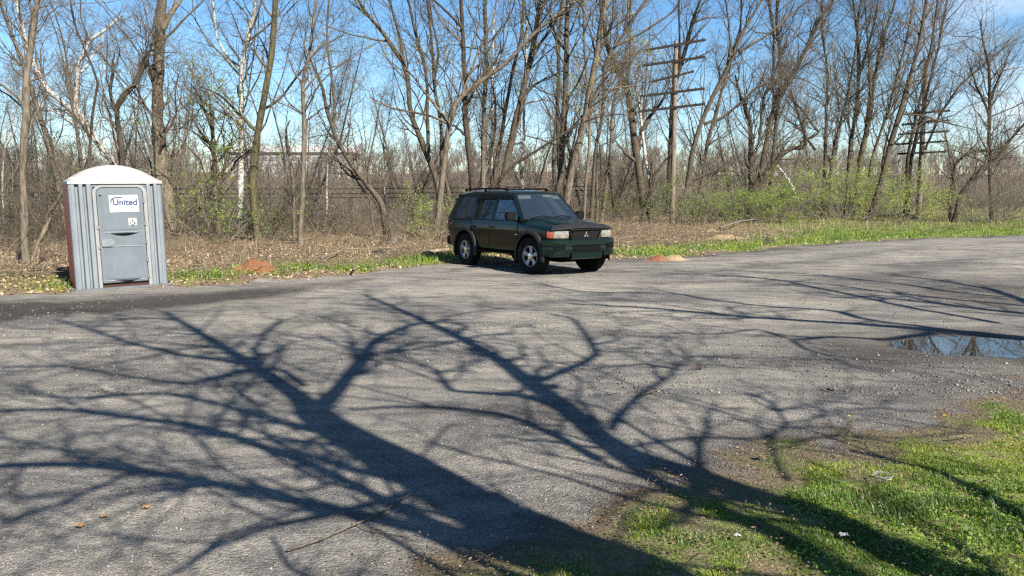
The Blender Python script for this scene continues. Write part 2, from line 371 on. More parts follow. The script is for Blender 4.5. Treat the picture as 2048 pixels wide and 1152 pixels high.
def wm():
    b = NB('water'); b.set('Base Color', (.022, .020, .016)); b.set('Roughness', .015); b.set('IOR', 1.33); b.set('Specular IOR Level', .8)
    b.bump(b.noise(5, 2), .02, .01); MT['water'] = b.m
wm()
zp = hz(PUD[0], PUD[1])
pud = MB(); pud.add([(PUD[0]+2.2*math.cos(a), PUD[1]+1.1*math.sin(a), 0) for a in np.linspace(0, 2*math.pi, 48, endpoint=False)], [tuple(range(48))])
po = pud.build('puddle_water', 'water'); po.location.z = zp+.030; tag(po, kind='structure'); po['label'] = 'still puddle mirroring trees and blue sky on the right of the lot'

# ------------------------------------------------------------------ vectorised tubes and branching
def tubes(P, Rr, sides=3):
    """P (K,n,3), Rr (K,n) -> verts, quad index"""
    K, n, _ = P.shape
    T = np.gradient(P, axis=1); T /= np.linalg.norm(T, axis=2, keepdims=True)+1e-9
    T0 = P[:, -1]-P[:, 0]; T0 /= np.linalg.norm(T0, axis=1, keepdims=True)+1e-9
    ref = np.where((np.abs(T0[:, 2]) < .8)[:, None], np.array([0, 0, 1.]), np.array([1., 0, 0]))[:, None, :]
    A = np.cross(T, ref); A /= np.linalg.norm(A, axis=2, keepdims=True)+1e-9; B = np.cross(A, T)
    a = np.arange(sides)*2*np.pi/sides
    V = P[:, :, None, :]+(A[:, :, None, :]*np.cos(a)[None, None, :, None]+B[:, :, None, :]*np.sin(a)[None, None, :, None])*Rr[:, :, None, None]
    k = np.arange(K)[:, None, None]*n*sides; i = np.arange(n-1)[None, :, None]*sides; j = np.arange(sides)[None, None, :]; j2 = (j+1) % sides
    q = np.stack([k+i+j, k+i+j2, k+i+sides+j2, k+i+sides+j], -1).reshape(-1)
    return V.reshape(-1, 3), q
def merge(parts):
    Vs, Is, off = [], [], 0
    for V, q in parts: Vs.append(V); Is.append(q+off); off += len(V)
    return np.vstack(Vs), np.concatenate(Is)
def unit(a): return a/(np.linalg.norm(a, axis=-1, keepdims=True)+1e-9)
def spawn(P, Rr, m, L, spread, n, up=.15, wob=.25, rfac=.5, rmin=.003, t0=.2, t1=.98, lenfall=.6, rng=RNG, taper=.25):
    K, np_, _ = P.shape
    pi = np.repeat(np.arange(K), m); t = t0+(t1-t0)*rng.random(K*m)
    f = t*(np_-1); i = np.minimum(f.astype(int), np_-2); fr = (f-i)[:, None]
    base = P[pi, i]*(1-fr)+P[pi, i+1]*fr; pr = Rr[pi, i]*(1-fr[:, 0])+Rr[pi, i+1]*fr[:, 0]
    tan = unit(P[pi, i+1]-P[pi, i]); rv = rng.normal(size=(K*m, 3)); perp = unit(rv-tan*(rv*tan).sum(1, keepdims=True))
    s = (spread*(.7+.6*rng.random(K*m)))[:, None]
    d = unit(tan*np.cos(s)+perp*np.sin(s)+np.array([0, 0, up]))
    ln = L*(1-lenfall*t)*(.55+.8*rng.random(K*m))
    if not np.isscalar(L): pass
    out = np.zeros((K*m, n, 3)); out[:, 0] = base; step = (ln/(n-1))[:, None]; cur = d
    for k in range(1, n):
        cur = unit(cur+rng.normal(size=cur.shape)*wob+np.array([0, 0, up*.5])); out[:, k] = out[:, k-1]+cur*step
    r0 = np.maximum(pr*rfac*(.7+.5*rng.random(K*m)), rmin)
    rr = r0[:, None]*np.linspace(1, taper, n)[None]; rr = np.maximum(rr, rmin*.7)
    return out, rr
def resample(pts, rs, n):
    pts = np.asarray(pts, float); d = np.r_[0, np.cumsum(np.linalg.norm(np.diff(pts, axis=0), axis=1))]
    # catmull-like smoothing: dense linear then box filter
    t = np.linspace(0, d[-1], 4*n); q = np.stack([np.interp(t, d, pts[:, k]) for k in range(3)], 1); r = np.interp(t, d, rs)
    k = 5; pad = lambda a: np.concatenate([np.repeat(a[:1], k//2, 0), a, np.repeat(a[-1:], k//2, 0)])
    for _ in range(2):
        qq = pad(q); q2 = sum(qq[i:i+len(q)] for i in range(k))/k; q2[0] = q[0]; q2[-1] = q[-1]; q = q2
    s = np.linspace(0, 4*n-1, n).round().astype(int); return q[s], r[s]
def leafquads(C, size, rng=RNG, flat=0.0, aspect=.55):
    """random small two-triangle-ish leaves (quads) at centres C"""
    K = len(C); a = unit(rng.normal(size=(K, 3))*np.array([1, 1, 1-flat*.8])); rv = rng.normal(size=(K, 3)); b = unit(np.cross(a, rv))
    if flat: b[:, 2] *= (1-flat); b = unit(b)
    s = (size*(.6+.8*rng.random(K)))[:, None]
    V = np.stack([C-a*s*.5, C+b*s*aspect*.5, C+a*s*.5, C-b*s*aspect*.5], 1)
    # slight fold
    V[:, 1, 2] += s[:, 0]*.08; V[:, 3, 2] += s[:, 0]*.08
    return V.reshape(-1, 3), np.arange(4*K)

# ------------------------------------------------------------------ traced woodland trees
def grow(stems, seed, dens=1.0, L=2.2, spread=.75, up=.22, fine=1.0):
    """stems: list of (P(n,3), R(n)) -> crown verts"""
    rng = np.random.default_rng(seed); out = []; tips = []
    for P, r in stems:
        P1, R1 = P[None], r[None]; ln = np.linalg.norm(np.diff(P, axis=0), axis=1).sum()
        big = np.clip(r[0]/.12, .35, 1.4)
        m = max(3, int(ln*2.1*dens)); A, Ra = spawn(P1, np.minimum(R1, .085), m, L*big*1.15+.9, spread, 9, up*.8, .21, .42, .006, .22, .99, .45, rng, .2)
        B, Rb = spawn(A, Ra, 6, 1.05*big+.55, .85, 6, .08, .27, .5, .0042, .15, .98, .4, rng, .3)
        C, Rc = spawn(B, Rb, max(1, int(6*fine)), .55, .8, 4, .05, .26, .6, .0032, .1, .98, .3, rng, .5)
        out += [tubes(A, Ra, 4), tubes(B, Rb, 3), tubes(C, Rc, 3)]; tips.append(C[:, -1])
    return merge(out), np.vstack(tips)
def traced_tree(name, label, cat, Y, bk, stems, seed, dens=1.0, L=2.2, leaves=0, leafm='leaf_yellow', group=None, up=.22, spread=.75, fine=1.0, twig=None, lsize=.05, bare=False):
    rng = np.random.default_rng(seed+100); tr = []; ppm = F/Y
    bx = None
    for k, (w0, w1, pts) in enumerate(stems):
        pts = list(pts); P = []; drift = rng.normal()*.35 if k else 0
        for i, (px, py) in enumerate(pts):
            P.append(D(px, py, Y+drift*i/len(pts)+(rng.normal()*.08 if i else 0)))
        rs = list(np.linspace(w0, w1, len(P))*.44/ppm)
        if pts[-1][1] <= 6:                                         # runs on above the top of the frame
            d = unit(P[-1]-P[-2]); 
            for q in range(1, 5): d = unit(d+rng.normal(size=3)*.10+np.array([0, 0, .08])); P.append(P[-1]+d*1.2); rs.append(rs[-1]*.78)
        else:
            rs[-1] *= .6
        if k == 0 or pts[0][1] > 370:                               # rooted stem: run down to the soil
            d = unit(P[0]-P[1]); d[2] = min(d[2], -.6); d = unit(d); gz = hz(P[0][0], P[0][1])-.15
            if P[0][2] > gz:
                t = (P[0][2]-gz)/-d[2]; P.insert(0, P[0]+d*t); rs.insert(0, rs[0]*1.25)
        P, rs = resample(P, rs, 26)
        wob = np.cumsum(rng.normal(size=P.shape), axis=0); wob -= np.linspace(0, 1, len(P))[:, None]*wob[-1]; P = P+wob*.012*np.array([1, 1, .2])
        rs = rs*(1+.08*rng.normal(size=len(rs)))
        if bx is None: bx = P[0].copy()
        tr.append((P, rs))
    base = (bx[0], bx[1], hz(bx[0], bx[1]))
    root = empty(name, base, label=label, cat=cat, group=group)
    V, q = merge([tubes(p[None], r[None], 8) for p, r in tr])
    mesh_np('trunk', V-np.array(base), 4, q, MT[bk], root, True)
    if not bare:
        (V, q), tips = grow(tr, seed, dens, L, spread, up, fine)
        mesh_np('crown', V-np.array(base), 4, q, MT[twig or 'twig_brown'], root, True)
        if leaves:
            sel = tips[rng.integers(0, len(tips), leaves*5)]; cl = sel[fbm(sel[:, 0]*1.7, sel[:, 2]*1.7, 1.0) > .5][:leaves]
            cl = np.repeat(cl, 4, 0)+rng.normal(size=(len(cl)*4, 3))*.05
            V, q = leafquads(cl, lsize, rng); mesh_np('young_leaves', V-np.array(base), 4, q, MT[leafm], root)
    return root
T = traced_tree
# far left
T('slender_tree', 'slender smooth grey trunk left of the portable toilet', 'tree', 16.9, 'bark_tan', [(19, 10, [(50, 530), (45, 400), (46, 250), (50, 130), (62, 50), (70, 0)])], 1, .9, 1.7)
T('twisted_vine', 'two thick pale vines twisted together leaning beside the toilet', 'vine', 17.2, 'twig_tan', [(9, 6, [(66, 520), (85, 470), (100, 425), (118, 395), (135, 378)]), (7, 5, [(72, 525), (92, 460), (96, 430), (122, 390), (150, 372)]), (6, 4, [(78, 528), (80, 505), (68, 480)])], 2, .5, .6)
T('sycamore', 'crooked whitish sycamore limb sweeping down from the top left corner', 'tree', 31, 'bark_white', [(13, 8, [(250, 420), (235, 330), (190, 280), (150, 220), (105, 195), (85, 165), (62, 120), (48, 70), (32, 0)]), (11, 5, [(205, 300), (150, 215), (155, 130), (180, 80), (215, 55), (245, 30)]), (6, 4, [(180, 268), (110, 225), (62, 205)]), (6, 3, [(155, 150), (170, 140), (200, 90), (205, 60)])], 3, 1.0, 2.6, twig='twig_grey')
T('crooked_tree', 'dark crooked tree with kinked limbs rising behind the toilet roof', 'tree', 24, 'bark_dark', [(14, 7, [(246, 400), (243, 300), (232, 215), (250, 190), (275, 165), (292, 120), (305, 85)]), (8, 5, [(236, 235), (215, 190), (222, 130), (228, 105)]), (5, 3, [(240, 212), (290, 110), (300, 60)])], 4, 1.3, 1.8)
T('sapling', 'thin dark snaking stem just left of the toilet roof peak', 'tree', 20, 'bark_dark', [(7, 4, [(180, 420), (178, 325), (182, 250), (190, 190), (203, 165), (150, 60), (140, 0)])], 5, 1.1, 1.3)
T('large_tree', 'thick shaggy vine wrapped trunk behind the right edge of the toilet', 'tree', 25, 'bark_tan', [(34, 21, [(342, 480), (336, 400), (322, 320), (316, 240), (317, 150), (322, 60), (326, 0)]), (13, 6, [(325, 60), (345, 25), (362, 0)]), (15, 10, [(313, 400), (312, 320), (308, 240), (310, 150), (318, 90)])], 6, .9, 2.6)
T('dead_tree', 'broken rusty brown snag with tangled dark limbs left of the white birch', 'tree', 25, 'bark_brown', [(15, 8, [(437, 475), (430, 380), (427, 320), (424, 260), (419, 208)]), (7, 4, [(432, 375), (455, 350), (470, 320), (500, 300)]), (6, 3, [(424, 260), (400, 190), (375, 160)]), (6, 3, [(428, 300), (395, 270), (380, 258)])], 7, 1.8, 1.5, leaves=420, leafm='leaf_green', lsize=.07)
T('white_birch', 'bright white birch trunk with black marks beside the dark mossy tree', 'tree', 28, 'bark_white', [(14, 9, [(482, 470), (480, 380), (483, 280), (485, 200), (483, 140), (495, 80), (509, 25), (512, 0)]), (6, 4, [(483, 145), (450, 110), (432, 80), (425, 20), (422, 0)])], 8, .9, 1.8, twig='twig_grey')
T('mossy_tree', 'dark mossy tree directly right of the white birch', 'tree', 24, 'bark_moss', [(20, 12, [(512, 455), (503, 380), (508, 310), (520, 240), (532, 170), (543, 90), (549, 0)]), (9, 4, [(512, 260), (480, 230), (440, 190), (400, 172)]), (7, 3, [(524, 220), (560, 200), (590, 160), (640, 95), (690, 70)])], 9, 1.2, 2.4, leaves=500, leafm='leaf_green', lsize=.05)
T('slender_tree', 'slender light brown tree at the edge of the leaf litter, forked low', 'tree', 22.6, 'bark_tan', [(13, 7, [(601, 488), (603, 430), (608, 340), (608, 240), (603, 165), (618, 110), (630, 0)]), (5, 3, [(604, 170), (585, 135), (575, 105)]), (4, 2, [(612, 240), (650, 215), (705, 195)])], 10, 1.0, 1.9)
T('sapling', 'bare sapling between the mossy tree and slender forked tree', 'tree', 24, 'bark_tan', [(7, 4, [(588, 465), (586, 380), (584, 340), (575, 290), (573, 260), (580, 240)])], 11, 1.0, 1.2, twig='twig_grey')
T('curved_tree', 'thin curving tree leaning left above the pale stump', 'tree', 26, 'bark_brown', [(15, 6, [(771, 445), (765, 410), (750, 390), (718, 350), (690, 310), (668, 265), (655, 220), (640, 160), (622, 120)]), (7, 4, [(667, 255), (670, 210), (668, 160), (660, 110), (657, 60), (660, 0)]), (6, 3, [(744, 440), (738, 400), (700, 340), (640, 302)])], 12, 1.3, 2.0)
T('leaning_tree', 'dark leaning stem splitting above the left end of the car roof rail', 'tree', 30, 'bark_brown', [(15, 6, [(882, 420), (874, 367), (853, 313), (834, 267), (817, 225), (815, 164), (809, 130), (776, 84), (757, 50), (731, 30), (719, 0)]), (7, 5, [(809, 130), (803, 84), (792, 38), (782, 0)]), (8, 6, [(857, 306), (855, 229), (853, 153), (847, 126), (830, 70), (815, 0)])], 13, 1.1, 2.4, leaves=260)
T('forked_tree', 'grey brown trunk forking just behind the car rear roof', 'tree', 28.5, 'bark_tan', [(13, 6, [(879, 413), (887, 325), (897, 250), (908, 206), (925, 187), (945, 172), (973, 153), (1019, 122), (1042, 96), (1076, 57), (1126, 19), (1152, 0)]), (8, 3, [(897, 245), (876, 218), (853, 187), (826, 153), (807, 130)]), (6, 3, [(897, 248), (860, 232), (790, 218), (740, 195)]), (5, 3, [(925, 187), (945, 130), (960, 90), (985, 40), (990, 0)])], 14, 1.1, 2.2, leaves=420)
T('slender_tree', 'narrow upright stem rising between the leaning and forked trees', 'tree', 31, 'bark_brown', [(9, 5, [(900, 400), (895, 372), (883, 325), (883, 248), (868, 172), (864, 96), (857, 38), (853, 0)]), (6, 3, [(868, 170), (880, 100), (862, 30), (860, 0)])], 15, 1.1, 2.0, leaves=200)
T('dark_tree', 'straight dark tree over the car rear roof rail, lowest left limb long', 'tree', 29, 'bark_dark', [(13, 8, [(948, 400), (946, 378), (937, 287), (929, 229), (931, 172), (929, 115), (927, 57), (924, 0)]), (7, 4, [(927, 57), (906, 34), (880, 8), (868, 0)]), (6, 3, [(930, 270), (905, 252), (890, 240)])], 16, 1.0, 2.2, leaves=320)
T('upright_tree', 'straight upright trunk above the middle of the car roof', 'tree', 31, 'bark_tan', [(11, 8, [(968, 400), (967, 367), (967, 290), (969, 191), (971, 96), (967, 0)])], 17, 1.0, 2.0, leaves=180)
T('leaning_tree', 'brown tree leaning slightly right above the car roof centre', 'tree', 32, 'bark_brown', [(10, 5, [(980, 400), (984, 367), (1000, 267), (1011, 199), (1026, 126), (1040, 69), (1044, 0)]), (6, 3, [(978, 330), (990, 250), (985, 190), (975, 120)])], 18, 1.1, 2.0, leaves=220)
T('large_tree', 'stout brown tree leaning right from behind the windscreen top', 'tree', 30, 'bark_brown', [(18, 9, [(1000, 395), (1004, 374), (1015, 317), (1030, 248), (1042, 191), (1053, 141), (1065, 88), (1074, 38), (1076, 0)]), (7, 3, [(1040, 200), (1065, 172), (1095, 155), (1130, 140)]), (7, 3, [(1062, 105), (1090, 75), (1112, 45), (1120, 0)])], 19, 1.1, 2.4, leaves=450)
T('long_branch_tree', 'low dark branch stretching far right just above the car roof', 'tree', 27, 'bark_dark', [(8, 3, [(975, 400), (984, 371), (1026, 329), (1065, 306), (1110, 279), (1156, 248), (1198, 233), (1240, 228)])], 20, 1.2, 1.3)
T('sycamore', 'tall chalk white sycamore standing far behind the car windscreen', 'tree', 44, 'bark_white', [(6, 5, [(1045, 390), (1047, 267), (1049, 191), (1053, 76), (1054, 30)]), (5, 3, [(1047, 208), (1065, 204), (1090, 199), (1115, 205)]), (5, 3, [(1046, 285), (1020, 290), (998, 298)]), (4, 3, [(1042, 390), (1043, 280), (1040, 230)])], 21, .8, 1.6, twig='twig_grey')
T('sycamore', 'thin pale sycamore seen between the trunks over the car roof', 'tree', 46, 'bark_white', [(5, 4, [(984, 392), (984, 306), (985, 200), (986, 96), (988, 20)])], 22, .8, 1.6, twig='twig_grey')
T('dark_tree', 'dark straight trunk left of the two leaning trees by the windscreen', 'tree', 34, 'bark_dark', [(9, 6, [(1122, 400), (1118, 317), (1114, 229), (1116, 134), (1118, 76), (1125, 20), (1127, 0)]), (5, 2, [(1114, 260), (1092, 215), (1070, 180)])], 23, 1.1, 2.0, leaves=200)
T('tall_tree', 'tall brown trunk curving up from behind the car windscreen corner', 'tree', 29, 'bark_brown', [(17, 9, [(1108, 410), (1114, 390), (1124, 344), (1124, 287), (1130, 210), (1133, 134), (1135, 57), (1135, 0)])], 24, 1.0, 2.2, leaves=350)
T('leaning_tree', 'thick light brown tree leaning right behind the car bonnet', 'tree', 28, 'bark_tan', [(19, 11, [(1128, 420), (1133, 401), (1141, 344), (1156, 283), (1170, 222), (1179, 164), (1191, 107), (1202, 38), (1210, 0)]), (6, 3, [(1170, 215), (1195, 190), (1230, 175), (1290, 170)])], 25, .9, 2.2, leaves=450)
T('slender_tree', 'first slender trunk right of the car mirror above the bonnet', 'tree', 36, 'bark_tan', [(8, 5, [(1168, 424), (1172, 363), (1179, 298), (1179, 191), (1172, 100), (1168, 0)])], 26, 1.1, 1.8, leaves=120)
T('kinked_tree', 'slender tree with a sideways kink half way up behind the car bonnet', 'tree', 37, 'bark_brown', [(9, 6, [(1183, 424), (1189, 325), (1191, 287), (1204, 248), (1206, 172), (1206, 126), (1223, 99), (1250, 65), (1276, 19), (1292, 0)]), (6, 3, [(1228, 93), (1262, 78), (1300, 56), (1345, 25), (1360, 0)]), (6, 4, [(1193, 424), (1194, 350), (1196, 300)])], 27, 1.2, 2.0, leaves=180)
T('slender_tree', 'wavy slender tree right of the car bonnet next to the dark red snag', 'tree', 38, 'bark_tan', [(8, 4, [(1204, 436), (1217, 344), (1223, 267), (1223, 210), (1238, 172), (1250, 115), (1257, 76), (1257, 0)])], 28, 1.1, 1.8)
T('snag', 'straight dark reddish snag standing on the leaf bank right of the car', 'tree', 38, 'bark_dark', [(10, 7, [(1229, 436), (1226, 400), (1223, 340), (1222, 288)])], 29, .5, .8)
T('large_tree', 'big forked tree left of the crossarm pole with limbs both ways', 'tree', 39, 'bark_brown', [(20, 9, [(1292, 430), (1290, 413), (1280, 352), (1271, 287), (1261, 214), (1253, 168), (1238, 145), (1223, 122), (1205, 60), (1200, 0)]), (10, 4, [(1282, 262), (1299, 233), (1320, 208), (1338, 175)]), (9, 4, [(1269, 321), (1250, 306), (1231, 283)]), (7, 4, [(1253, 168), (1262, 110), (1258, 50), (1262, 0)])], 30, 1.3, 2.6, leaves=150)
T('sycamore', 'pale sycamore stem low between the forked tree and crossarm pole', 'tree', 42, 'bark_white', [(8, 5, [(1305, 430), (1301, 367), (1292, 317), (1286, 275), (1275, 180), (1272, 120)])], 31, .8, 1.6, twig='twig_grey')
T('charred_stump', 'short black twisted stub with one bent arm beside the crossarm pole', 'tree', 37, 'bark_dark', [(12, 9, [(1303, 428), (1301, 400), (1301, 367)]), (8, 5, [(1301, 375), (1308, 350), (1322, 336), (1330, 322), (1337, 312)]), (5, 3, [(1301, 367), (1299, 345), (1306, 318)])], 32, .5, .5)
T('dark_tree', 'dark vine covered tree right behind the crossarm pole', 'tree', 43, 'bark_dark', [(13, 6, [(1336, 425), (1339, 325), (1345, 191), (1359, 134), (1368, 115), (1387, 38), (1402, 0)]), (6, 4, [(1356, 145), (1359, 100), (1359, 0)])], 33, 1.5, 2.2)
T('leaning_tree', 'long tree leaning right from the bushes right of the crossarm pole', 'tree', 40, 'bark_brown', [(12, 6, [(1362, 420), (1372, 382), (1383, 306), (1399, 248), (1429, 180), (1452, 145), (1473, 88), (1496, 42), (1522, 0)]), (6, 4, [(1455, 130), (1460, 99), (1460, 61), (1452, 0)]), (6, 4, [(1465, 105), (1480, 60), (1482, 0)]), (6, 3, [(1477, 103), (1526, 76), (1576, 34), (1610, 4)])], 34, 1.2, 2.6)
T('leaning_tree', 'second leaning tree right of the pole with one long low right limb', 'tree', 42, 'bark_brown', [(10, 6, [(1392, 420), (1403, 363), (1414, 287), (1429, 237), (1445, 172), (1458, 140)]), (7, 3, [(1408, 248), (1450, 233), (1488, 199), (1511, 176), (1553, 160), (1603, 155)]), (6, 3, [(1385, 360), (1420, 345), (1460, 340), (1495, 360)])], 35, 1.6, 2.4)
T('multi_stem_tree', 'wide many stemmed tree behind the bright green bush', 'tree', 43, 'bark_brown', [(14, 6, [(1507, 425), (1503, 382), (1503, 298), (1500, 240), (1480, 190), (1470, 150)]), (14, 8, [(1512, 420), (1519, 363), (1530, 298), (1542, 229), (1561, 187), (1576, 160), (1595, 126), (1614, 96), (1630, 46), (1664, 0)]), (11, 6, [(1535, 420), (1546, 325), (1553, 248), (1559, 172), (1561, 115), (1553, 57), (1555, 0)]), (7, 4, [(1545, 240), (1547, 191), (1546, 115), (1549, 65), (1535, 0)]), (7, 3, [(1519, 280), (1530, 190), (1560, 120), (1580, 60)])], 36, 1.6, 2.4)
T('bent_tree', 'dark trunk bent over to the right above the bright green bush', 'tree', 40, 'bark_dark', [(13, 6, [(1500, 425), (1507, 390), (1538, 344), (1561, 310), (1584, 294), (1607, 298), (1614, 283), (1600, 240), (1580, 180)]), (6, 3, [(1600, 285), (1640, 265), (1600, 215), (1560, 180)])], 37, 2.0, 1.6)
T('slender_tree', 'thin dark tree left of the pale leafing shrubs, nearly straight', 'tree', 44, 'bark_dark', [(9, 4, [(1645, 425), (1651, 325), (1653, 229), (1658, 153), (1645, 57), (1643, 0)]), (6, 3, [(1630, 300), (1600, 260), (1560, 225)])], 38, 1.7, 2.0, leaves=120)
T('slender_tree', 'thin tree fanning right out of the pale leafing shrubs', 'tree', 45, 'bark_brown', [(7, 4, [(1658, 425), (1664, 325), (1675, 267), (1695, 191), (1710, 115), (1722, 0)])], 39, 1.7, 2.0)
T('sycamore', 'pale sycamore seen through twigs above the leafing shrubs', 'tree', 52, 'bark_pale', [(6, 4, [(1664, 340), (1670, 275), (1679, 214), (1668, 145), (1664, 80)])], 40, .9, 1.6, twig='twig_grey')
T('upright_tree', 'upright tree rising behind the tallest pale green shrub', 'tree', 46, 'bark_brown', [(12, 5, [(1693, 425), (1700, 302), (1710, 229), (1717, 172), (1717, 76), (1706, 0)]), (5, 3, [(1716, 160), (1735, 100), (1748, 40), (1755, 0)])], 41, 1.6, 2.2, leaves=200, leafm='leaf_pale')
T('multi_stem_tree', 'clump of stems fanning up left of the broad lime green shrub', 'tree', 45, 'bark_moss', [(14, 4, [(1708, 430), (1719, 321), (1738, 237), (1746, 172), (1757, 107), (1780, 31), (1790, 0)]), (8, 3, [(1732, 260), (1740, 180), (1735, 90), (1730, 0)]), (8, 4, [(1735, 420), (1742, 332), (1757, 279), (1780, 214), (1792, 168), (1815, 80), (1830, 0)])], 42, 1.8, 2.4, leaves=260, leafm='leaf_pale')
T('leaning_tree', 'clean brown trunk rooted in the grass leaning right past the far pole', 'tree', 41, 'bark_brown', [(14, 8, [(1746, 419), (1763, 367), (1773, 321), (1796, 237), (1811, 191), (1824, 145), (1838, 99), (1849, 46), (1857, 0)]), (5, 2, [(1806, 228), (1850, 232), (1900, 248), (1960, 262)])], 43, 1.2, 2.4)
T('slender_tree', 'left one of the two stems crossing in front of the far pole', 'tree', 46, 'bark_dark', [(9, 4, [(1810, 425), (1815, 397), (1815, 317), (1832, 237), (1845, 180), (1862, 92), (1876, 0)])], 44, 1.4, 2.2)
T('slender_tree', 'right one of the two stems crossing in front of the far pole', 'tree', 47, 'bark_dark', [(9, 4, [(1816, 425), (1822, 317), (1841, 237), (1860, 164), (1876, 96), (1895, 0)]), (6, 3, [(1850, 300), (1880, 230), (1920, 170), (1990, 110), (2030, 80)])], 45, 1.4, 2.4)
T('round_tree', 'bramble wrapped tree with a spreading twiggy head near the right edge', 'tree', 44, 'bark_dark', [(10, 4, [(1983, 425), (1983, 405), (1981, 287), (1981, 191), (1979, 134), (1967, 88), (1960, 40)]), (6, 3, [(1981, 200), (2005, 140), (2020, 100)]), (6, 3, [(1980, 230), (1950, 170), (1935, 120)])], 46, 2.4, 2.8, spread=.95, twig='twig_grey')
T('arched_tree', 'dark arched stem drooping right of the far pole', 'tree', 43, 'bark_dark', [(8, 4, [(1899, 420), (1901, 382), (1912, 325), (1930, 310), (1948, 302), (1980, 300)])], 47, 1.8, 1.8)
T('leaning_tree', 'low dark trunk leaning up to the right edge of the photograph', 'tree', 42, 'bark_dark', [(9, 5, [(1912, 420), (1918, 390), (1960, 340), (1994, 317), (2017, 283), (2048, 248), (2080, 215)])], 48, 1.8, 2.2)
T('fallen_tree', 'broken whitish fallen trunk slanting down behind the green bushes', 'tree', 45, 'bark_white', [(9, 7, [(1610, 425), (1592, 390), (1575, 358), (1553, 330)])], 49, .4, .6, twig='twig_grey')

# ------------------------------------------------------------------ anonymous woodland behind: copies of a few bare trees
def wood_proto(seed, hgt_m, r0, dens, bk, tw, fine=.8):
    rng = np.random.default_rng(seed); stems = []
    for s in range(rng.integers(1, 4)):
        n = 9; P = np.zeros((n, 3)); d = unit(np.array([rng.normal()*.16, rng.normal()*.16, 1.])); P[0] = (rng.normal()*.1*s, rng.normal()*.1*s, -.3)
        for k in range(1, n): d = unit(d+rng.normal(size=3)*.09+np.array([0, 0, .05])); P[k] = P[k-1]+d*hgt_m/(n-1)
        q, r = resample(P, np.linspace(r0*(1-.25*s), r0*.18, n), 18); stems.append((q, r))
    V, q = merge([tubes(p[None], r[None], 6) for p, r in stems]); (V2, q2), tips = grow(stems, seed, dens, 1.8, .62, .3, fine)
    root = empty('bare_tree', (0, 0, -50)); mesh_np('trunk', V, 4, q, MT[bk], root, True); mesh_np('crown', V2, 4, q2, MT[tw], root, True)
    return root
def copy_tree(src, loc, rz, s, **k):
    r = src.copy(); COL.objects.link(r); r.location = loc; r.rotation_euler = (0, 0, rz); r.scale = (s, s, s); tag(r, **k)
    for ch in list(src.children):
        c = ch.copy(); COL.objects.link(c); c.parent = r
    return r
protos = [wood_proto(200+i, h, r, d, bk, tw) for i, (h, r, d, bk, tw) in enumerate([(11, .09, 1.1, 'bark_brown', 'twig_brown'), (9, .07, 1.3, 'bark_dark', 'twig_grey'), (13, .12, 1.0, 'bark_tan', 'twig_brown'), (8, .05, 1.5, 'bark_pale', 'twig_grey'), (12, .10, 1.1, 'bark_brown', 'twig_grey'), (7, .05, 1.6, 'bark_brown', 'twig_brown')])]
rw = np.random.default_rng(77); cnt = 0
bt_label = 'bare leafless tree in the thicket that fills the slope behind the nearer trunks'
for k in range(560):
    if cnt >= 215: break
    y = 26+62*rw.random()**1.35; x = (rw.random()*2-1)*y*.80
    c = float(np.interp(x, cr[:, 0], cr[:, 1]))
    if y < c+2.5: continue
    if x < -1 and rw.random() < .25: continue
    pr = protos[rw.integers(0, 6)]; s = .75+.5*rw.random()
    if cnt < 6: pr = protos[cnt]
    copy_tree(pr, (x, y, hz(x, y)), rw.random()*6.28, s, label=bt_label, cat='tree', group='bare trees on the slope behind'); cnt += 1
for p in protos:
    for ch in list(p.children): bpy.data.objects.remove(ch)
    bpy.data.objects.remove(p)

# ------------------------------------------------------------------ thicket, far woods
def thicket(name, N, zone, hmin, hmax, mat, seed, r=.007, arch=.35, kids=3):
    rng = np.random.default_rng(seed); pts = []
    while len(pts) < N:
        x, y = zone(rng); pts.append((x, y))
    pts = np.array(pts); z = hgt(pts[:, 0], pts[:, 1])-.05; n = 8; P = np.zeros((N, n, 3)); P[:, 0] = np.c_[pts, z]
    d = unit(rng.normal(size=(N, 3))*arch+np.array([0, 0, 1.])); L = (hmin+(hmax-hmin)*rng.random(N)**1.6)[:, None]/(n-1); dr = rng.normal(size=(N, 3))*.16; dr[:, 2] = -.07-.12*rng.random(N)
    for k in range(1, n): d = unit(d+dr+rng.normal(size=d.shape)*.10); P[:, k] = P[:, k-1]+d*L*1.15
    Rr = (r*(.5+rng.random(N)*.9))[:, None]*np.linspace(1, .4, n)[None]; parts = [tubes(P, Rr, 3)]
    if kids:
        A, Ra = spawn(P, Rr, kids, .8, .8, 5, .02, .25, .6, .0028, .25, .98, .4, rng, .5); parts.append(tubes(A, Ra, 3))
    V, q = merge(parts); o = mesh_np(name, V, 4, q, MT[mat], smooth=True); return o
def zone_bank(a, b, xmin=-34, xmax=46, p=1.0, ylim=80):
    def f(rng):
        while True:
            x = xmin+(xmax-xmin)*rng.random(); c = np.interp(x, cr[:, 0], cr[:, 1]); y = c+a+(b-a)*rng.random()**p
            if abs(x) < y*.76: return x, y
    return f
tag(thicket('undergrowth', 9500, zone_bank(-1.2, 9, p=1.2), .7, 3.4, 'twig_brown', 301), 'tangled brown brush and saplings along the top of the bank', 'undergrowth', kind='stuff')
tag(thicket('undergrowth', 6000, zone_bank(-1.8, 12), .5, 3.0, 'twig_grey', 302, .006, .5), 'greyish arching bramble canes mixed through the brush', 'undergrowth', kind='stuff')
tag(thicket('undergrowth', 3000, zone_bank(-2.4, 4), .4, 2.0, 'twig_tan', 303, .006, .7), 'pale straw coloured dead stalks at the foot of the trees', 'undergrowth', kind='stuff')
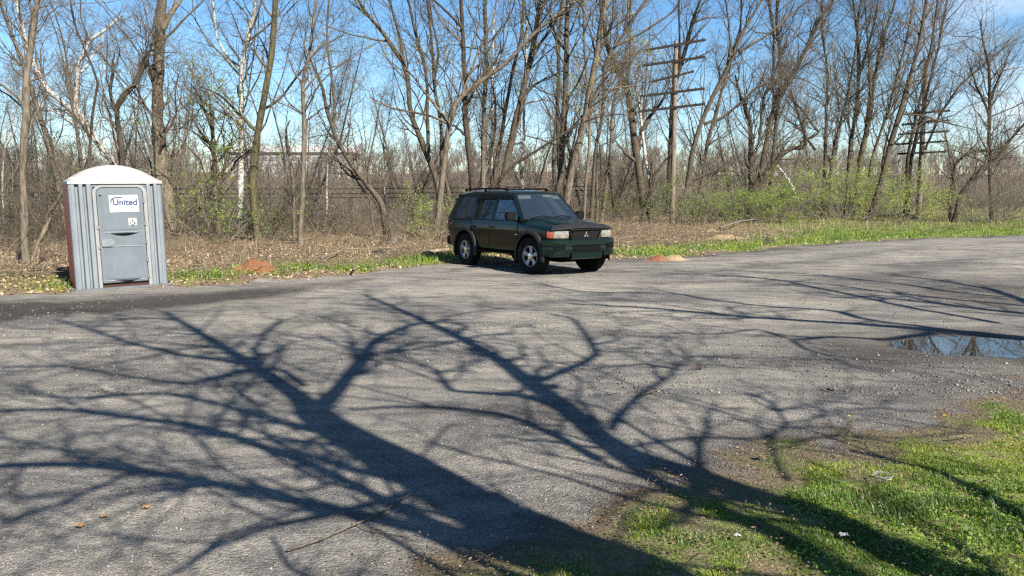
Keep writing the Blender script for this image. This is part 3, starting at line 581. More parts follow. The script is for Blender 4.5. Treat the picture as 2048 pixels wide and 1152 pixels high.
def zone_verge(rng):
    while True:
        x = -26+34*rng.random(); e = yfar(x); c = np.interp(x, cr[:, 0], cr[:, 1]); y = e+1.8+(c-e-1.5)*rng.random()**.6
        if abs(x) < y*.76 and vnoise(x, y, .9) > .42: return x, y
tag(thicket('dead_stalks', 2600, zone_verge, .15, 1.0, 'twig_tan', 305, .0045, 1.1, 2), 'tangled dead stalks and vines arching over the leaf litter', 'dead stalks', kind='stuff')
tag(thicket('undergrowth', 3600, zone_bank(8, 46, -50, 60), 3.0, 8.5, 'twig_far', 304, .022, .22, 5), 'mass of bare thin trees further down the slope', 'undergrowth', kind='stuff')
def far_woods():
    rng = np.random.default_rng(400); parts = []
    N = 2600; y = 95+190*rng.random(N)**.9; x = (rng.random(N)*2-1)*y*.85; z = hgt(x, y); n = 6
    P = np.zeros((N, n, 3)); P[:, 0] = np.c_[x, y, z-.5]; d = unit(rng.normal(size=(N, 3))*.10+np.array([0, 0, 1.])); Hh = (5+6*rng.random(N))[:, None]
    for k in range(1, n): d = unit(d+rng.normal(size=d.shape)*.07); P[:, k] = P[:, k-1]+d*Hh/(n-1)
    Rr = (.07+.10*rng.random(N))[:, None]*np.linspace(1, .3, n)[None]; parts.append(tubes(P, Rr, 3))
    A, Ra = spawn(P, Rr, 12, 3.4, .65, 5, .25, .16, .5, .045, .2, .98, .5, rng, .4); parts.append(tubes(A, Ra, 3))
    B, Rb = spawn(A, Ra, 4, 1.4, .6, 3, .2, .2, .7, .03, .2, .98, .3, rng, .6); parts.append(tubes(B, Rb, 3))
    V, q = merge(parts); return mesh_np('distant_woods', V, 4, q, MT['twig_far'], smooth=True)
tag(far_woods(), 'hazy brown leafless woods across the valley', 'woods', kind='stuff')

# ------------------------------------------------------------------ trees beside and behind the viewer that shade the lot
TAN = math.tan(SUN_EL)
def caster(label, base_shift, stems, seed, dens=1.0, L=1.6):
    """stems: ground shadow lines ((px,py) on the lot, width px at both ends); each point is raised along the sun's direction"""
    rng = np.random.default_rng(seed); g0 = G(*stems[0][2][0])[:2]; t0 = g0 @ U-base_shift; perp = np.array([U[1], -U[0]]); l0 = g0 @ perp
    tr = []
    for k, (w0, w1, pts) in enumerate(stems):
        P = []; rs = []; sk = rng.uniform(-.55, .55)
        for i, (px, py) in enumerate(pts):
            g = G(px, py)[:2]; t = g @ U-t0; lat = g @ perp-l0
            z = max(t*TAN+(sk*lat if k else 0)+rng.normal()*.06, .5); q = g-U*(z/TAN)
            P.append(np.array([q[0], q[1], z]))
            wpx = w0+(w1-w0)*i/(len(pts)-1); dist = math.hypot(*g); rs.append(wpx/2*dist/F*.9)
        if k == 0:
            b = g0-U*base_shift; P.insert(0, np.array([b[0], b[1], hz(*b)-.2])); rs.insert(0, rs[0]*1.35)
        p, r = resample(P, rs, 24); tr.append((p, np.maximum(r, .012)))
    b = tr[0][0][0].copy(); b[2] = hz(b[0], b[1]); root = empty('bare_tree', tuple(b), label=label, cat='tree', group='trees shading the lot')
    V, q = merge([tubes(p[None], r[None], 10) for p, r in tr]); mesh_np('trunk', V-b, 4, q, MT['bark_tan'], root, True)
    out = []
    for k, (p, r) in enumerate(tr):
        ln = np.linalg.norm(np.diff(p, axis=0), axis=1).sum(); m = max(4, int(ln*2.6*dens))
        A, Ra = spawn(p[None], np.minimum(r, .07)[None], m, L*1.3, .75, 7, .06, .24, .5, .012, .30 if k == 0 else .15, .99, .3, rng, .35)
        B, Rb = spawn(A, Ra, 4, .75, .7, 5, .05, .22, .55, .007, .15, .98, .3, rng, .4); C, Rc = spawn(B, Rb, 2, .35, .7, 3, .05, .2, .6, .005, .2, .98, .3, rng, .5)
        out += [tubes(A, Ra, 4), tubes(B, Rb, 3), tubes(C, Rc, 3)]
    V, q = merge(out); mesh_np('crown', V-b, 4, q, MT['twig_brown'], root, True)
caster('broad bare tree behind the viewer casting the thick forked shadow on the left gravel', 3.7, [
    (210, 72, [(1240, 1150), (1050, 1072), (900, 990), (800, 930), (711, 885), (640, 838), (618, 810)]),
    (60, 12, [(618, 810), (593, 786), (525, 743), (494, 724), (433, 687), (371, 650), (330, 625)]),
    (50, 9, [(630, 830), (655, 800), (680, 774), (723, 718), (748, 681), (822, 650), (905, 640)]),
    (44, 12, [(1010, 1100), (880, 1055), (773, 1010), (680, 959), (587, 916), (494, 885), (433, 860), (371, 848), (266, 836), (124, 817), (0, 823), (-80, 830)]),
    (52, 22, [(1080, 1140), (950, 1095), (820, 1056), (711, 1033), (587, 1002), (433, 971), (309, 947), (154, 928), (0, 931), (-90, 945)]),
    (26, 8, [(494, 727), (430, 718), (371, 712), (260, 687), (180, 660), (110, 640)]),
    (28, 9, [(690, 882), (640, 866), (590, 855), (525, 835), (433, 805), (346, 786), (250, 790), (120, 798), (20, 780)]),
    (16, 6, [(430, 862), (436, 838), (470, 800), (520, 745)]),
    (30, 10, [(830, 985), (720, 1015), (618, 1040), (525, 1058), (433, 1095), (340, 1152)]),
    (16, 7, [(280, 940), (210, 968), (124, 1009), (0, 1046)]), (15, 7, [(420, 965), (260, 1020), (124, 1072), (0, 1101)]),
    (18, 7, [(525, 743), (510, 700), (530, 665), (560, 640)]), (18, 6, [(433, 690), (400, 670), (350, 668), (290, 672)]),
    (22, 8, [(610, 770), (560, 735), (470, 745), (380, 770), (250, 752), (130, 732), (0, 735)]),
    ], 501, 1.5)
caster('tall bare tree behind the viewer casting the long forked shadow towards the car', 3.3, [
    (120, 66, [(1795, 1142), (1684, 1078), (1572, 1026), (1490, 990), (1387, 950), (1245, 908), (1195, 873)]),
    (62, 9, [(1195, 873), (1134, 817), (1066, 767), (1016, 730), (954, 693), (862, 650), (800, 619), (730, 588)]),
    (85, 30, [(1700, 1185), (1620, 1140), (1541, 1089), (1449, 1040), (1356, 990), (1294, 955), (1220, 905)]),
    (20, 5, [(1220, 860), (1248, 820), (1276, 792), (1310, 770), (1338, 755), (1344, 740), (1381, 718), (1350, 687)]),
    (26, 7, [(1066, 767), (1109, 749), (1171, 724), (1195, 706), (1171, 669), (1146, 638), (1090, 625)]),
    (44, 7, [(1171, 842), (1109, 811), (1050, 790), (1004, 786), (905, 780), (870, 735), (800, 721)]),
    (34, 12, [(1195, 922), (1109, 873), (1016, 830), (920, 815), (800, 812), (700, 818)]),
    (16, 6, [(1255, 895), (1356, 878), (1440, 876), (1511, 879), (1579, 854), (1684, 858)]),
    (12, 6, [(1570, 965), (1560, 947), (1535, 880), (1572, 848), (1540, 805), (1490, 785)]),
    (18, 6, [(954, 693), (930, 680), (880, 690), (820, 700), (740, 715)]), (12, 5, [(1344, 740), (1290, 728), (1210, 735), (1150, 742)]),
    (12, 5, [(862, 650), (900, 632), (960, 622), (1010, 615)]),
    (40, 16, [(2150, 1120), (2048, 1067), (1955, 1013), (1880, 960), (1790, 930), (1700, 902)]),
    ], 502, 1.3)
caster('bare tree right of the viewer casting long thin shadows over the middle of the lot', 4.8, [
    (46, 14, [(2250, 700), (2048, 672), (1900, 662), (1824, 655), (1665, 644), (1480, 632), (1294, 616), (1140, 607)]),
    (22, 8, [(1900, 660), (1824, 650), (1727, 638), (1665, 619), (1542, 613), (1418, 601), (1356, 588), (1171, 585), (1078, 567)]),
    (20, 8, [(1990, 645), (1900, 628), (1824, 616), (1696, 588), (1572, 564), (1480, 554), (1325, 545)]),
    (16, 7, [(2048, 612), (1824, 591), (1665, 570), (1510, 557), (1400, 552)]),
    (18, 7, [(1870, 664), (1764, 678), (1665, 672), (1585, 681), (1545, 665), (1517, 656), (1440, 668), (1340, 665)]),
    (12, 6, [(1585, 681), (1610, 700), (1650, 712)]), (16, 7, [(2100, 604), (1900, 585), (1800, 567), (1600, 546), (1420, 540)]),
    ], 503, .8, 1.3)
caster('bare tree far right of the viewer shading the road beyond the puddle', 4.6, [
    (34, 14, [(2300, 655), (2160, 640), (2048, 628), (1960, 618), (1860, 604), (1700, 590)]),
    (20, 9, [(2120, 632), (2040, 600), (1980, 580), (1880, 560), (1780, 548)]),
    ], 504, .8, 1.3)

# ------------------------------------------------------------------ paints and plastics
simple('green_paint', (.004, .015, .013), .13, .0, .12, 8, 0, .15, .27)
simple('bumper_paint', (.005, .034, .027), .30, .0, .15, 8, 0, .35, .25)
simple('black_plastic', (.022, .022, .024), .48, 0, .2, 25, .05, 0, .12)
simple('flare_plastic', (.028, .029, .033), .5, 0, .25, 25, .05, 0, .22)
simple('rubber', (.020, .020, .020), .85, 0, .3, 40, .2, 0, .15)
simple('dark_gap', (.006, .006, .006), .9, 0, .1, 30, 0, 0, 0.0)
simple('rim_silver', (.52, .52, .53), .38, .55, .08, 20)
simple('chrome', (.75, .75, .76), .15, 1.0, .03, 20)
simple('lamp_amber', (.34, .075, .03), .25, 0, .1, 20, 0, .6)
simple('lamp_red', (.35, .02, .02), .25, 0, .1, 20, 0, .6)
simple('lamp_lens', (.34, .32, .27), .16, .35, .35, 9, 0, .9)
simple('interior_grey', (.06, .062, .07), .8)
simple('sticker', (.62, .64, .50), .7, 0, .1, 60)
simple('white_line', (.75, .78, .80), .5)
def glassm():
    b = NB('tinted_glass'); b.set('Base Color', (.02, .025, .03)); b.set('Roughness', .01); b.set('Specular IOR Level', 1.0); b.set('IOR', 2.1)
    tr = b.t.nodes.new('ShaderNodeBsdfTransparent'); tr.inputs[0].default_value = (.72, .80, .80, 1)
    mx = b.t.nodes.new('ShaderNodeMixShader'); mx.inputs[0].default_value = .62
    b.t.links.new(tr.outputs[0], mx.inputs[1]); b.t.links.new(b.p.outputs[0], mx.inputs[2]); b.t.links.new(mx.outputs[0], b.o.inputs[0]); MT['clear_glass'] = b.m
    b = NB('dark_glass'); b.set('Base Color', (.006, .008, .011)); b.set('Roughness', .03); b.set('Specular IOR Level', .8); MT['dark_glass'] = b.m
glassm()

# ------------------------------------------------------------------ the car (front +X, left +Y)
def make_car():
    car = empty('parked_car', (.32, 17.5, 0), R(-56.5), label='dark green off-road estate car with roof rails parked at the gravel edge', cat='car')
    WX = (1.40, -1.325); WR = .385; WZ = .375
    wx = [-2.30, -2.15, -1.2, 0, 1.2, 1.75, 2.0, 2.12]; wy = [.79, .84, .868, .872, .868, .85, .80, .70]
    pz = [.38, .44, .52, .75, .95, 1.10]; pp = [.93, .965, .99, 1.0, .992, .955]
    side = lambda x, z: float(np.interp(x, wx, wy)*np.interp(z, pz, pp))
    ztop = lambda x: float(np.interp(x, [-2.3, .92, 1.02, 1.5, 2.0, 2.12], [1.08, 1.08, 1.055, 1.03, .965, .93]))
    zc = lambda x: float(np.interp(x, [-2.3, .92, 1.0, 1.5, 2.0, 2.12], [1.08, 1.08, 1.135, 1.115, 1.035, .98]))
    def ring(x, sh=0):
        w = side(x, .75); zt = ztop(x); c = zc(x); P = []
        for yy, zz in ((0, .42), (w*.85, .42), (side(x, .44)-.01, .44)): P.append((x, yy, zz))
        for z in (.50, .58, .68, .78, .88, .96): P.append((x, side(x, min(z, zt-.04)), min(z, zt-.04)))
        P += [(x, side(x, zt)-.005, zt-.015), (x, side(x, zt)-.045, zt+.008), (x, w*.72, zt+(c-zt)*.72), (x, w*.66, zt+(c-zt)*.70), (x, w*.3, zt+(c-zt)*.97), (x, 0, c)]
        return P+[(a, -b, d) for a, b, d in P[-2:0:-1]]
    xs = [-2.30, -2.27, -2.15, -1.9, -1.6, -1.3, -1.0, -.6, -.2, .2, .6, .9, .96, 1.05, 1.25, 1.5, 1.7, 1.85, 2.0, 2.08, 2.13]
    mb = MB(); rows = [ring(x) for x in xs]; mb.grid(rows, True); n = len(rows[0]); N = len(mb.V)
    mb.Fc.append(tuple(range(n))[::-1]); mb.Fc.append(tuple(range(N-n, N)))
    body = mb.build('body', 'green_paint', car, smooth=True, auto=32)
    for x in WX:
        for s in (-1, 1):
            c = MB(); c.tube([(x, s*.50, WZ+.01), (x, s*1.2, WZ+.01)], .455, 40); co = c.build('cut', 'dark_gap')
            m = body.modifiers.new('b', 'BOOLEAN'); m.object = co; m.operation = 'DIFFERENCE'; m.solver = 'EXACT'
            co.location = car.location; co.rotation_euler = car.rotation_euler
            bpy.context.view_layer.update(); dg = bpy.context.evaluated_depsgraph_get()
            me = bpy.data.meshes.new_from_object(body.evaluated_get(dg)); body.modifiers.clear(); body.data = me; bpy.data.objects.remove(co)
    body.data.materials.clear(); body.data.materials.append(MT['green_paint'])
    for p in body.data.polygons: p.use_smooth = True
    body.data.set_sharp_from_angle(angle=R(32))
    # inner arch liners
    for x in WX:
        for s in (-1, 1):
            lin = MB(); rr = [[(x+r*math.cos(a), s*y, WZ+.01+r*math.sin(a)) for a in np.linspace(R(-8), R(188), 24)] for r, y in ((.45, .86), (.45, .52), (.05, .515))]; lin.grid(rr); lin.build('wheel_arch_liner', 'dark_gap', car)
    # cabin
    zb, zr = 1.075, 1.665
    cy = lambda z: .833-(z-zb)/(zr-zb)*.205
    def pane(x0b, x1b, x0t, x1t, za, zt_, s, off, th):
        """panel on the cabin side"""
        P = []
        for o in (off, off-th):
            for (x, z) in ((x0b, za), (x1b, za), (x1t, zt_), (x0t, zt_)): P.append((x, s*(cy(z)+o), z))
        return P, [(0, 1, 2, 3), (7, 6, 5, 4), (0, 4, 5, 1), (1, 5, 6, 2), (2, 6, 7, 3), (3, 7, 4, 0)]
    fr = MB()
    rl = lambda z, b, t: b+(t-b)*(z-zb)/(zr-zb)
    pill = [(.93, 1.03, .33, .44), (-.24, -.12, -.27, -.16), (-1.06, -.96, -1.13, -1.03), (-2.28, -2.02, -2.02, -1.80)]
    for s in (-1, 1):
        for a, b, c, d in pill: fr.add(*pane(a, b, c, d, zb, zr, s, 0, .05))
        fr.add(*pane(-2.08, .48, -2.02, .42, 1.605, zr+.005, s, .003, .05))
        fr.add(*pane(-2.30, 1.03, -2.29, 1.0, zb-.004, zb+.03, s, .004, .05))
    fr.box((-2.03, 0, 1.63), (.10, 1.22, .07)); fr.box((.40, 0, 1.655), (.07, 1.2, .035))
    fr.build('cabin_frame', 'green_paint', car, bev=.008, smooth=True)
    # roof skin
    rows = []
    for x, z, wd in [(-2.06, 1.60, .58), (-2.03, 1.66, .60), (-1.9, 1.70, .615), (-1.5, 1.725, .625), (-.8, 1.735, .63), (-.1, 1.725, .63), (.25, 1.70, .625), (.42, 1.672, .61), (.46, 1.655, .60)]:
        r = [(x, -wd-.012, z-.075), (x, -wd-.010, z-.045), (x, -wd+.03, z-.018)]+[(x, wd*k, z+(.0 if abs(k) > .8 else .022*(1-k*k))) for k in (-.82, -.4, 0, .4, .82)]+[(x, wd-.03, z-.018), (x, wd+.010, z-.045), (x, wd+.012, z-.075)]
        rows.append(r)
    rf = MB(); rf.grid(rows); ro = rf.build('roof', 'green_paint', car, smooth=True, auto=50)
    sm = ro.modifiers.new('s', 'SOLIDIFY'); sm.thickness = .02; sm.offset = -1
    # glass
    ws = MB(); rows = []
    for t in np.linspace(0, 1, 6):
        x = 1.03+(.43-1.03)*t; z = 1.10+(1.662-1.10)*t; hw = .79+(.595-.79)*t
        rows.append([(x+.055*(1-(k*k)), hw*k, z+.01*(1-k*k)) for k in np.linspace(-1, 1, 9)])
    wo_ = ws.grid(rows).build('windscreen', 'clear_glass', car, smooth=True)
    st = MB()
    def wsp(k, t, o=.004):
        x = 1.03+(.43-1.03)*t; z = 1.10+(1.662-1.10)*t; hw = .79+(.595-.79)*t
        return (x+.055*(1-k*k)+o*.7, hw*k, z+.01*(1-k*k)+o)
    def patch(k0, k1, t0, t1, mbb, o=.004): mbb.grid([[wsp(k, t, o) for k in np.linspace(k0, k1, 4)] for t in np.linspace(t0, t1, 3)])
    patch(-.93, -.42, .80, .93, st, -.006); patch(.12, .55, .86, .95, st, -.006); patch(.55, .88, .80, .92, st, -.006); st.build('sun_visor_sticker', 'sticker', wo_)
    bd = MB(); patch(-1, 1, .965, 1.0, bd); patch(-1, 1, 0, .05, bd); bd.grid([[wsp(-1, t), wsp(-.955, t)] for t in np.linspace(0, 1, 4)]); bd.grid([[wsp(.955, t), wsp(1, t)] for t in np.linspace(0, 1, 4)])
    bd.build('windscreen_seal', 'black_plastic', wo_)
    ln = MB(); ln.tube([wsp(-.5, .3, -.02), wsp(0, .62, -.02), wsp(.3, .5, -.02)], .006, 5); ln.tube([wsp(.05, .8, -.02), wsp(.06, .6, -.02), wsp(.02, .42, -.02)], .008, 5); ln.tube([wsp(.5, .7, -.02), wsp(.72, .5, -.02), wsp(.62, .4, -.02)], .006, 5)
    mrr = MB(); mrr.box(wsp(.03, .80, -.06), (.03, .22, .06)); mrr.build('rear_view_mirror', 'black_plastic', car, bev=.01)
    wp = MB()
    for k0, k1 in ((-.75, -.02), (-.02, .66)):
        wp.tube([wsp(k0, .05, .02), wsp((k0+k1)/2, .10, .03), wsp(k1, .055, .02)], .011, 6)
    wp.build('wiper', 'black_plastic', car)
    bk = MB(); bk.box((-2.14, 0, 1.36), (.02, 1.25, .44), Matrix.Rotation(R(-20), 3, 'Y')); bk.build('rear_window', 'dark_glass', car)
    for s in (-1, 1):
        q = MB(); P, Fc = pane(-2.12, -1.02, -1.84, -1.08, zb+.01, 1.62, s, -.012, .01); q.add(P, Fc); q.build('quarter_window', 'dark_glass', car)
    # doors
    def skin(x0, x1, z0, z1, s, off=.007, cut=None, nx=14, nz=9):
        mbd = MB(); rows_ = []
        for o in (off, -.02):
            g = []
            for i in range(nx+1):
                x = x0+(x1-x0)*i/nx; lo = z0
                if cut: lo = max(lo, cut(x))
                g.append([(x, s*(side(x, lo+(z1-lo)*j/nz)+o), lo+(z1-lo)*j/nz) for j in range(nz+1)])
            rows_.append(g)
        for g in rows_: mbd.grid(g)
        for k in (0, nx): mbd.grid([rows_[0][k], rows_[1][k]])
        for k in (0, nz): mbd.grid([[c[k] for c in rows_[0]], [c[k] for c in rows_[1]]])
        return mbd
    arc = lambda cx, r: (lambda x: WZ+.01+math.sqrt(max(0, r*r-(x-cx)**2)) if abs(x-cx) < r else 0)
    for s in (-1, 1):
        for nm, x0, x1, gx, hx, cut in (('front_door', -.245, .895, (-.115, .93, -.15, .335), -.10, None), ('rear_door', -1.05, -.255, (-.955, -.245, -1.02, -.275), -.93, arc(WX[1], .50))):
            d = skin(x0, x1, .475, 1.072, s, cut=cut).build(nm, 'green_paint', car, smooth=True, auto=35)
            hb = MB(); hy = side(hx, .93)+.022; hb.box((hx, s*hy, .935), (.17, .03, .035)); hb.build('handle', 'black_plastic', d, bev=.008)
            P, Fc = pane(gx[0], gx[1], gx[2], gx[3], zb+.03, 1.605, s, -.014, .008); g = MB(); g.add(P, Fc); g.build('window', 'clear_glass' if nm == 'front_door' else 'dark_glass', d)
            P, Fc = pane(rl(1.54, gx[0], gx[2]), rl(1.54, gx[1], gx[3]), gx[2]-.02, gx[3]+.03, 1.545, 1.625, s, .022, .012); v = MB(); v.add(P, Fc); v.build('wind_deflector', 'black_plastic', d, bev=.004)
            if nm == 'rear_door':
                v = MB(); P, Fc = pane(-.80, -.775, -.84, -.815, zb+.03, 1.60, s, -.004, .02); v.add(P, Fc); v.build('window_bar', 'black_plastic', d)
    for s in (-1, 1):
        for x in (.903, -.25, -1.058): skin(x-.007, x+.007, .475 if x > -1 else .86, 1.07, s, off=.0085, nx=1).build('door_seam', 'dark_gap', car)
    # hood
    rows = []
    for x in np.linspace(1.04, 2.10, 9):
        w_ = side(x, .75)*.66; rows.append([(x+.02*(1-k*k) if x > 2 else x, w_*k*1.07, zc(x)-(zc(x)-ztop(x))*.30*abs(k)**2.2+.010+(.012 if .25 < abs(k) < .8 else 0)) for k in np.linspace(-1, 1, 13)])
    hd = MB().grid(rows).build('hood', 'green_paint', car, smooth=True, auto=60); sm = hd.modifiers.new('s', 'SOLIDIFY'); sm.thickness = .012; sm.offset = -1
    # sweeps around the nose
    def nose_path(ext=0.0, n=49):
        K = [(-1.92, .865), (-2.03, .82), (-2.115, .70), (-2.155, .45), (-2.17, 0)]
        pts = [(-a, b) for a, b in K]+[(-a, -b) for a, b in K[-2::-1]]
        p = np.array(pts); d = np.r_[0, np.cumsum(np.linalg.norm(np.diff(p, axis=0), axis=1))]; t = np.linspace(0, d[-1], n); q = np.c_[np.interp(t, d, p[:, 0]), np.interp(t, d, p[:, 1])]
        for _ in range(3): q[1:-1] = (q[:-2]+2*q[1:-1]+q[2:])/4
        nn = np.gradient(q, axis=0); nn = np.c_[-nn[:, 1], nn[:, 0]]; nn /= np.linalg.norm(nn, axis=1)[:, None]
        if nn[n//2][0] < 0: nn = -nn
        return q, nn
    def sweep(y0, y1, prof, closed=True, cap=True, fz=None):
        q, nn = nose_path(); rows_ = []; yy = np.linspace(y0, y1, 25)
        o = np.argsort(q[:, 1])
        for y in yy:
            x = np.interp(y, q[o, 1], q[o, 0]); nx_ = np.interp(y, q[o, 1], nn[o, 0]); ny_ = np.interp(y, q[o, 1], nn[o, 1])
            rows_.append([(x+nx_*off, y+ny_*off, (fz(y, z) if fz else z)) for off, z in prof])
        m = MB(); m.grid(rows_, closed)
        if cap and closed: k = len(prof); m.Fc.append(tuple(range(k))); m.Fc.append(tuple(range(len(m.V)-k, len(m.V)))[::-1])
        return m
    sweep(-.81, .81, [(.0, .70), (.0, .95), (-.1, .95), (-.1, .70)]).build('nose_panel', 'green_paint', car, smooth=True)
    bp = sweep(-.865, .865, [(-.05, .735), (.075, .735), (.098, .715), (.10, .62), (.085, .60), (.095, .55), (.085, .47), (.055, .40), (-.08, .40)]).build('front_bumper', 'bumper_paint', car, smooth=True, auto=30)
    for s in (-1, 1):                                   # bumper ends running back to the arches
        e = MB(); e.prism([(1.82, .74), (2.02, .735), (2.04, .42), (1.86, .42), (1.80, .55)], s*.80, s*.905, lambda u, v, h: (u, h, v)); e.build('bumper_end', 'bumper_paint', bp, bev=.015, smooth=True)
    sweep(-.36, .36, [(.092, .60), (.104, .60), (.104, .505), (.092, .505)]).build('air_intake', 'dark_gap', bp)
    for z in (.575, .55, .525): sweep(-.35, .35, [(.10, z+.005), (.112, z+.005), (.112, z-.005), (.10, z-.005)]).build('intake_slat', 'black_plastic', bp)
    sweep(-.40, .40, [(.06, .47), (.112, .47), (.108, .36), (.05, .335)]).build('bumper_skirt', 'bumper_paint', bp, smooth=True, auto=30)
    for a, b in ((-.80, -.45), (.45, .80)): sweep(a, b, [(.07, .475), (.108, .475), (.10, .39), (.05, .385)]).build('bumper_lip', 'bumper_paint', bp, smooth=True, auto=30)
    for s in (-1, 1):
        yc = s*.645
        sweep(yc-.105, yc+.105, [(.09, .655), (.105, .655), (.105, .535), (.09, .535)]).build('fog_grille', 'dark_gap', bp)
        for z in (.63, .60, .57, .545): sweep(yc-.10, yc+.10, [(.10, z+.005), (.114, z+.004), (.114, z-.004), (.10, z-.005)]).build('fog_slat', 'bumper_paint', bp)
    # grille
    g = sweep(-.42, .42, [(.002, .925), (.028, .92), (.028, .705), (.002, .70)]).build('grille', 'dark_gap', car)
    q_, n_ = nose_path()
    def np_(y, z, off):
        o = np.argsort(q_[:, 1]); return (float(np.interp(y, q_[o, 1], q_[o, 0]))+off, y, z)
    gf = MB(); hw, hb_ = .425, .345
    loop = [(-hw, .925), (-hw+.0, .90), (-hb_-.02, .74), (-hb_+.06, .70), (hb_-.06, .70), (hb_+.02, .74), (hw, .90), (hw, .925)]
    gf.tube([np_(y, z, .045) for y, z in loop], .022, 8); gf.tube([np_(y, .93, .045) for y in np.linspace(-hw, hw, 7)], .02, 8)
    gf.build('grille_surround', 'black_plastic', g, smooth=True)
    lt = MB()
    for k in range(-9, 10):
        for sg in (-1, 1):
            y0 = k*.045; a = (y0-sg*.055, .915); b = (y0+sg*.055, .72)
            if max(abs(a[0]), abs(b[0])) < .39: lt.tube([np_(*a, .034), np_(*b, .034)], .0055, 4)
    lt.build('grille_mesh', 'flare_plastic', g)
    em = MB()
    for a in (90, 210, 330):
        c, s_ = math.cos(R(a)), math.sin(R(a)); r1 = .072; w2 = .022
        pts = [(0, 0), (c*r1*.5-s_*w2, s_*r1*.5+c*w2), (c*r1, s_*r1), (c*r1*.5+s_*w2, s_*r1*.5-c*w2)]
        em.prism([(u, v) for u, v in pts], .048, .058, lambda u, v, h: np_(u, .825+v, h))
    em.build('emblem', 'chrome', g)
    # lamps
    for s in (-1, 1):
        a, b = sorted((s*.435, s*.75)); hl = sweep(a, b, [(.0, .905), (.03, .905), (.045, .84), (.03, .765), (.0, .765)]).build('headlight', 'lamp_lens', car, smooth=True, auto=40)
        a, b = sorted((s*.755, s*.835)); sweep(a, b, [(.0, .90), (.03, .90), (.042, .84), (.03, .77), (.0, .77)]).build('indicator', 'lamp_amber', hl, smooth=True)
    sweep(-.78, .78, [(.0, .93), (.045, .925), (.07, .955), (.035, .995), (-.10, 1.045), (-.11, 1.02)], fz=lambda y, z: z+.012-.045*(y/.8)**2*(1 if z > .94 else .3)).build('hood_deflector', 'flare_plastic', car, smooth=True, auto=60)
    # flares
    for x in WX:
        for s in (-1, 1):
            fl = MB(); rows_ = []
            for a in np.linspace(R(-14), R(194), 30):
                rr = [(.445, .80), (.445, .925), (.475, .935), (.525, .915), (.545, .86)]
                rows_.append([(x+r*math.cos(a)*1.02, s*y, WZ+.01+r*math.sin(a)) for r, y in rr])
            fl.grid(rows_)
            fo = fl.build('wheel_arch_flare', 'flare_plastic', car, smooth=True, auto=50); sm = fo.modifiers.new('s', 'SOLIDIFY'); sm.thickness = .012
    # steps, rails, mirrors, lamps
    for s in (-1, 1):
        t = MB(); t.prism([(.74, .36), (.90, .37), (.905, .40), (.74, .42)], -.82, .90, lambda u, v, h: (h, s*u, v)); t.build('side_step', 'black_plastic', car, bev=.012, smooth=True)
        r_ = MB(); r_.tube([(-1.85, s*.56, 1.735), (-1.76, s*.56, 1.772), (-.9, s*.565, 1.782), (-.02, s*.56, 1.772), (.08, s*.56, 1.735)], .019, 8)
        for x in (-1.8, -.9, .02): r_.box((x, s*.56, 1.755), (.07, .035, .06))
        r_.build('roof_rail', 'black_plastic', car, smooth=True)
        m_ = MB(); m_.prism([(.86, 1.09), (1.04, 1.10), (1.075, 1.13), (1.07, 1.25), (1.03, 1.285), (.88, 1.27), (.845, 1.22), (.84, 1.12)], .70, .84, lambda u, v, h: (h, s*u, v)); mo = m_.build('door_mirror', 'black_plastic', car, bev=.025, smooth=True)
        a_ = MB(); a_.tube([(.80, s*.80, 1.115), (.77, s*.88, 1.12)], .022, 8); a_.build('mirror_arm', 'black_plastic', mo)
        tl = MB(); tl.prism([(-2.31, .80), (-2.20, .80), (-2.17, 1.06), (-2.29, 1.06)], side(-2.2, .9)-.10, side(-2.2, .9)+.012, lambda u, v, h: (u, s*h, v)); tl.build('tail_light', 'lamp_red', car, bev=.01)
        mf = MB(); mf.box((WX[1]-.50, s*.78, .34), (.02, .22, .26)); mf.box((WX[0]-.50, s*.80, .36), (.02, .18, .20)); mf.build('mud_flap', 'rubber', car)
    bdg = MB(); bdg.box((1.0-.12, -(side(.9, .80)+.009), .80), (.11, .004, .022)); bdg.build('badge', 'chrome', car)
    # underside
    u = MB(); u.box((0, 0, .40), (3.6, .95, .10)); u.box((1.55, 0, .33), (.55, .75, .16)); u.box((1.40, 0, .30), (.10, 1.3, .07)); u.box((-1.325, 0, .34), (.12, 1.3, .12)); u.box((2.0, 0, .40), (.35, 1.1, .12)); u.box((.2, 0, .32), (1.2, .5, .12))
    u.build('underbody', 'dark_gap', car, bev=.02)
    u = MB(); u.box((-2.30, 0, .56), (.14, 1.66, .22)); u.build('rear_bumper', 'bumper_paint', car, bev=.03, smooth=True)
    # interior
    it = MB(); it.box((.80, 0, 1.06), (.50, 1.4, .10)); it.build('dashboard', 'interior_grey', car, bev=.03)
    for x in (-.22, -1.05):
        for y in (-.37, .37):
            s_ = MB(); s_.box((x, y, 1.20), (.14, .46, .36), Matrix.Rotation(R(-12), 3, 'Y')); s_.box((x-.06, y, 1.44), (.09, .26, .16), Matrix.Rotation(R(-12), 3, 'Y')); s_.build('seat', 'interior_grey', car, bev=.04, smooth=True)
    sw = MB(); C = Vector((.46, .37, 1.13)); M_ = Matrix.Rotation(R(-62), 3, 'Y')
    sw.tube([C+M_ @ Vector((.19*math.cos(a), .19*math.sin(a), 0)) for a in np.linspace(0, 2*math.pi, 25)], .016, 6, False); sw.tube([C+M_ @ Vector((-.18, 0, 0)), C+M_ @ Vector((.18, 0, 0))], .016, 6); sw.build('steering_wheel', 'interior_grey', car, smooth=True)
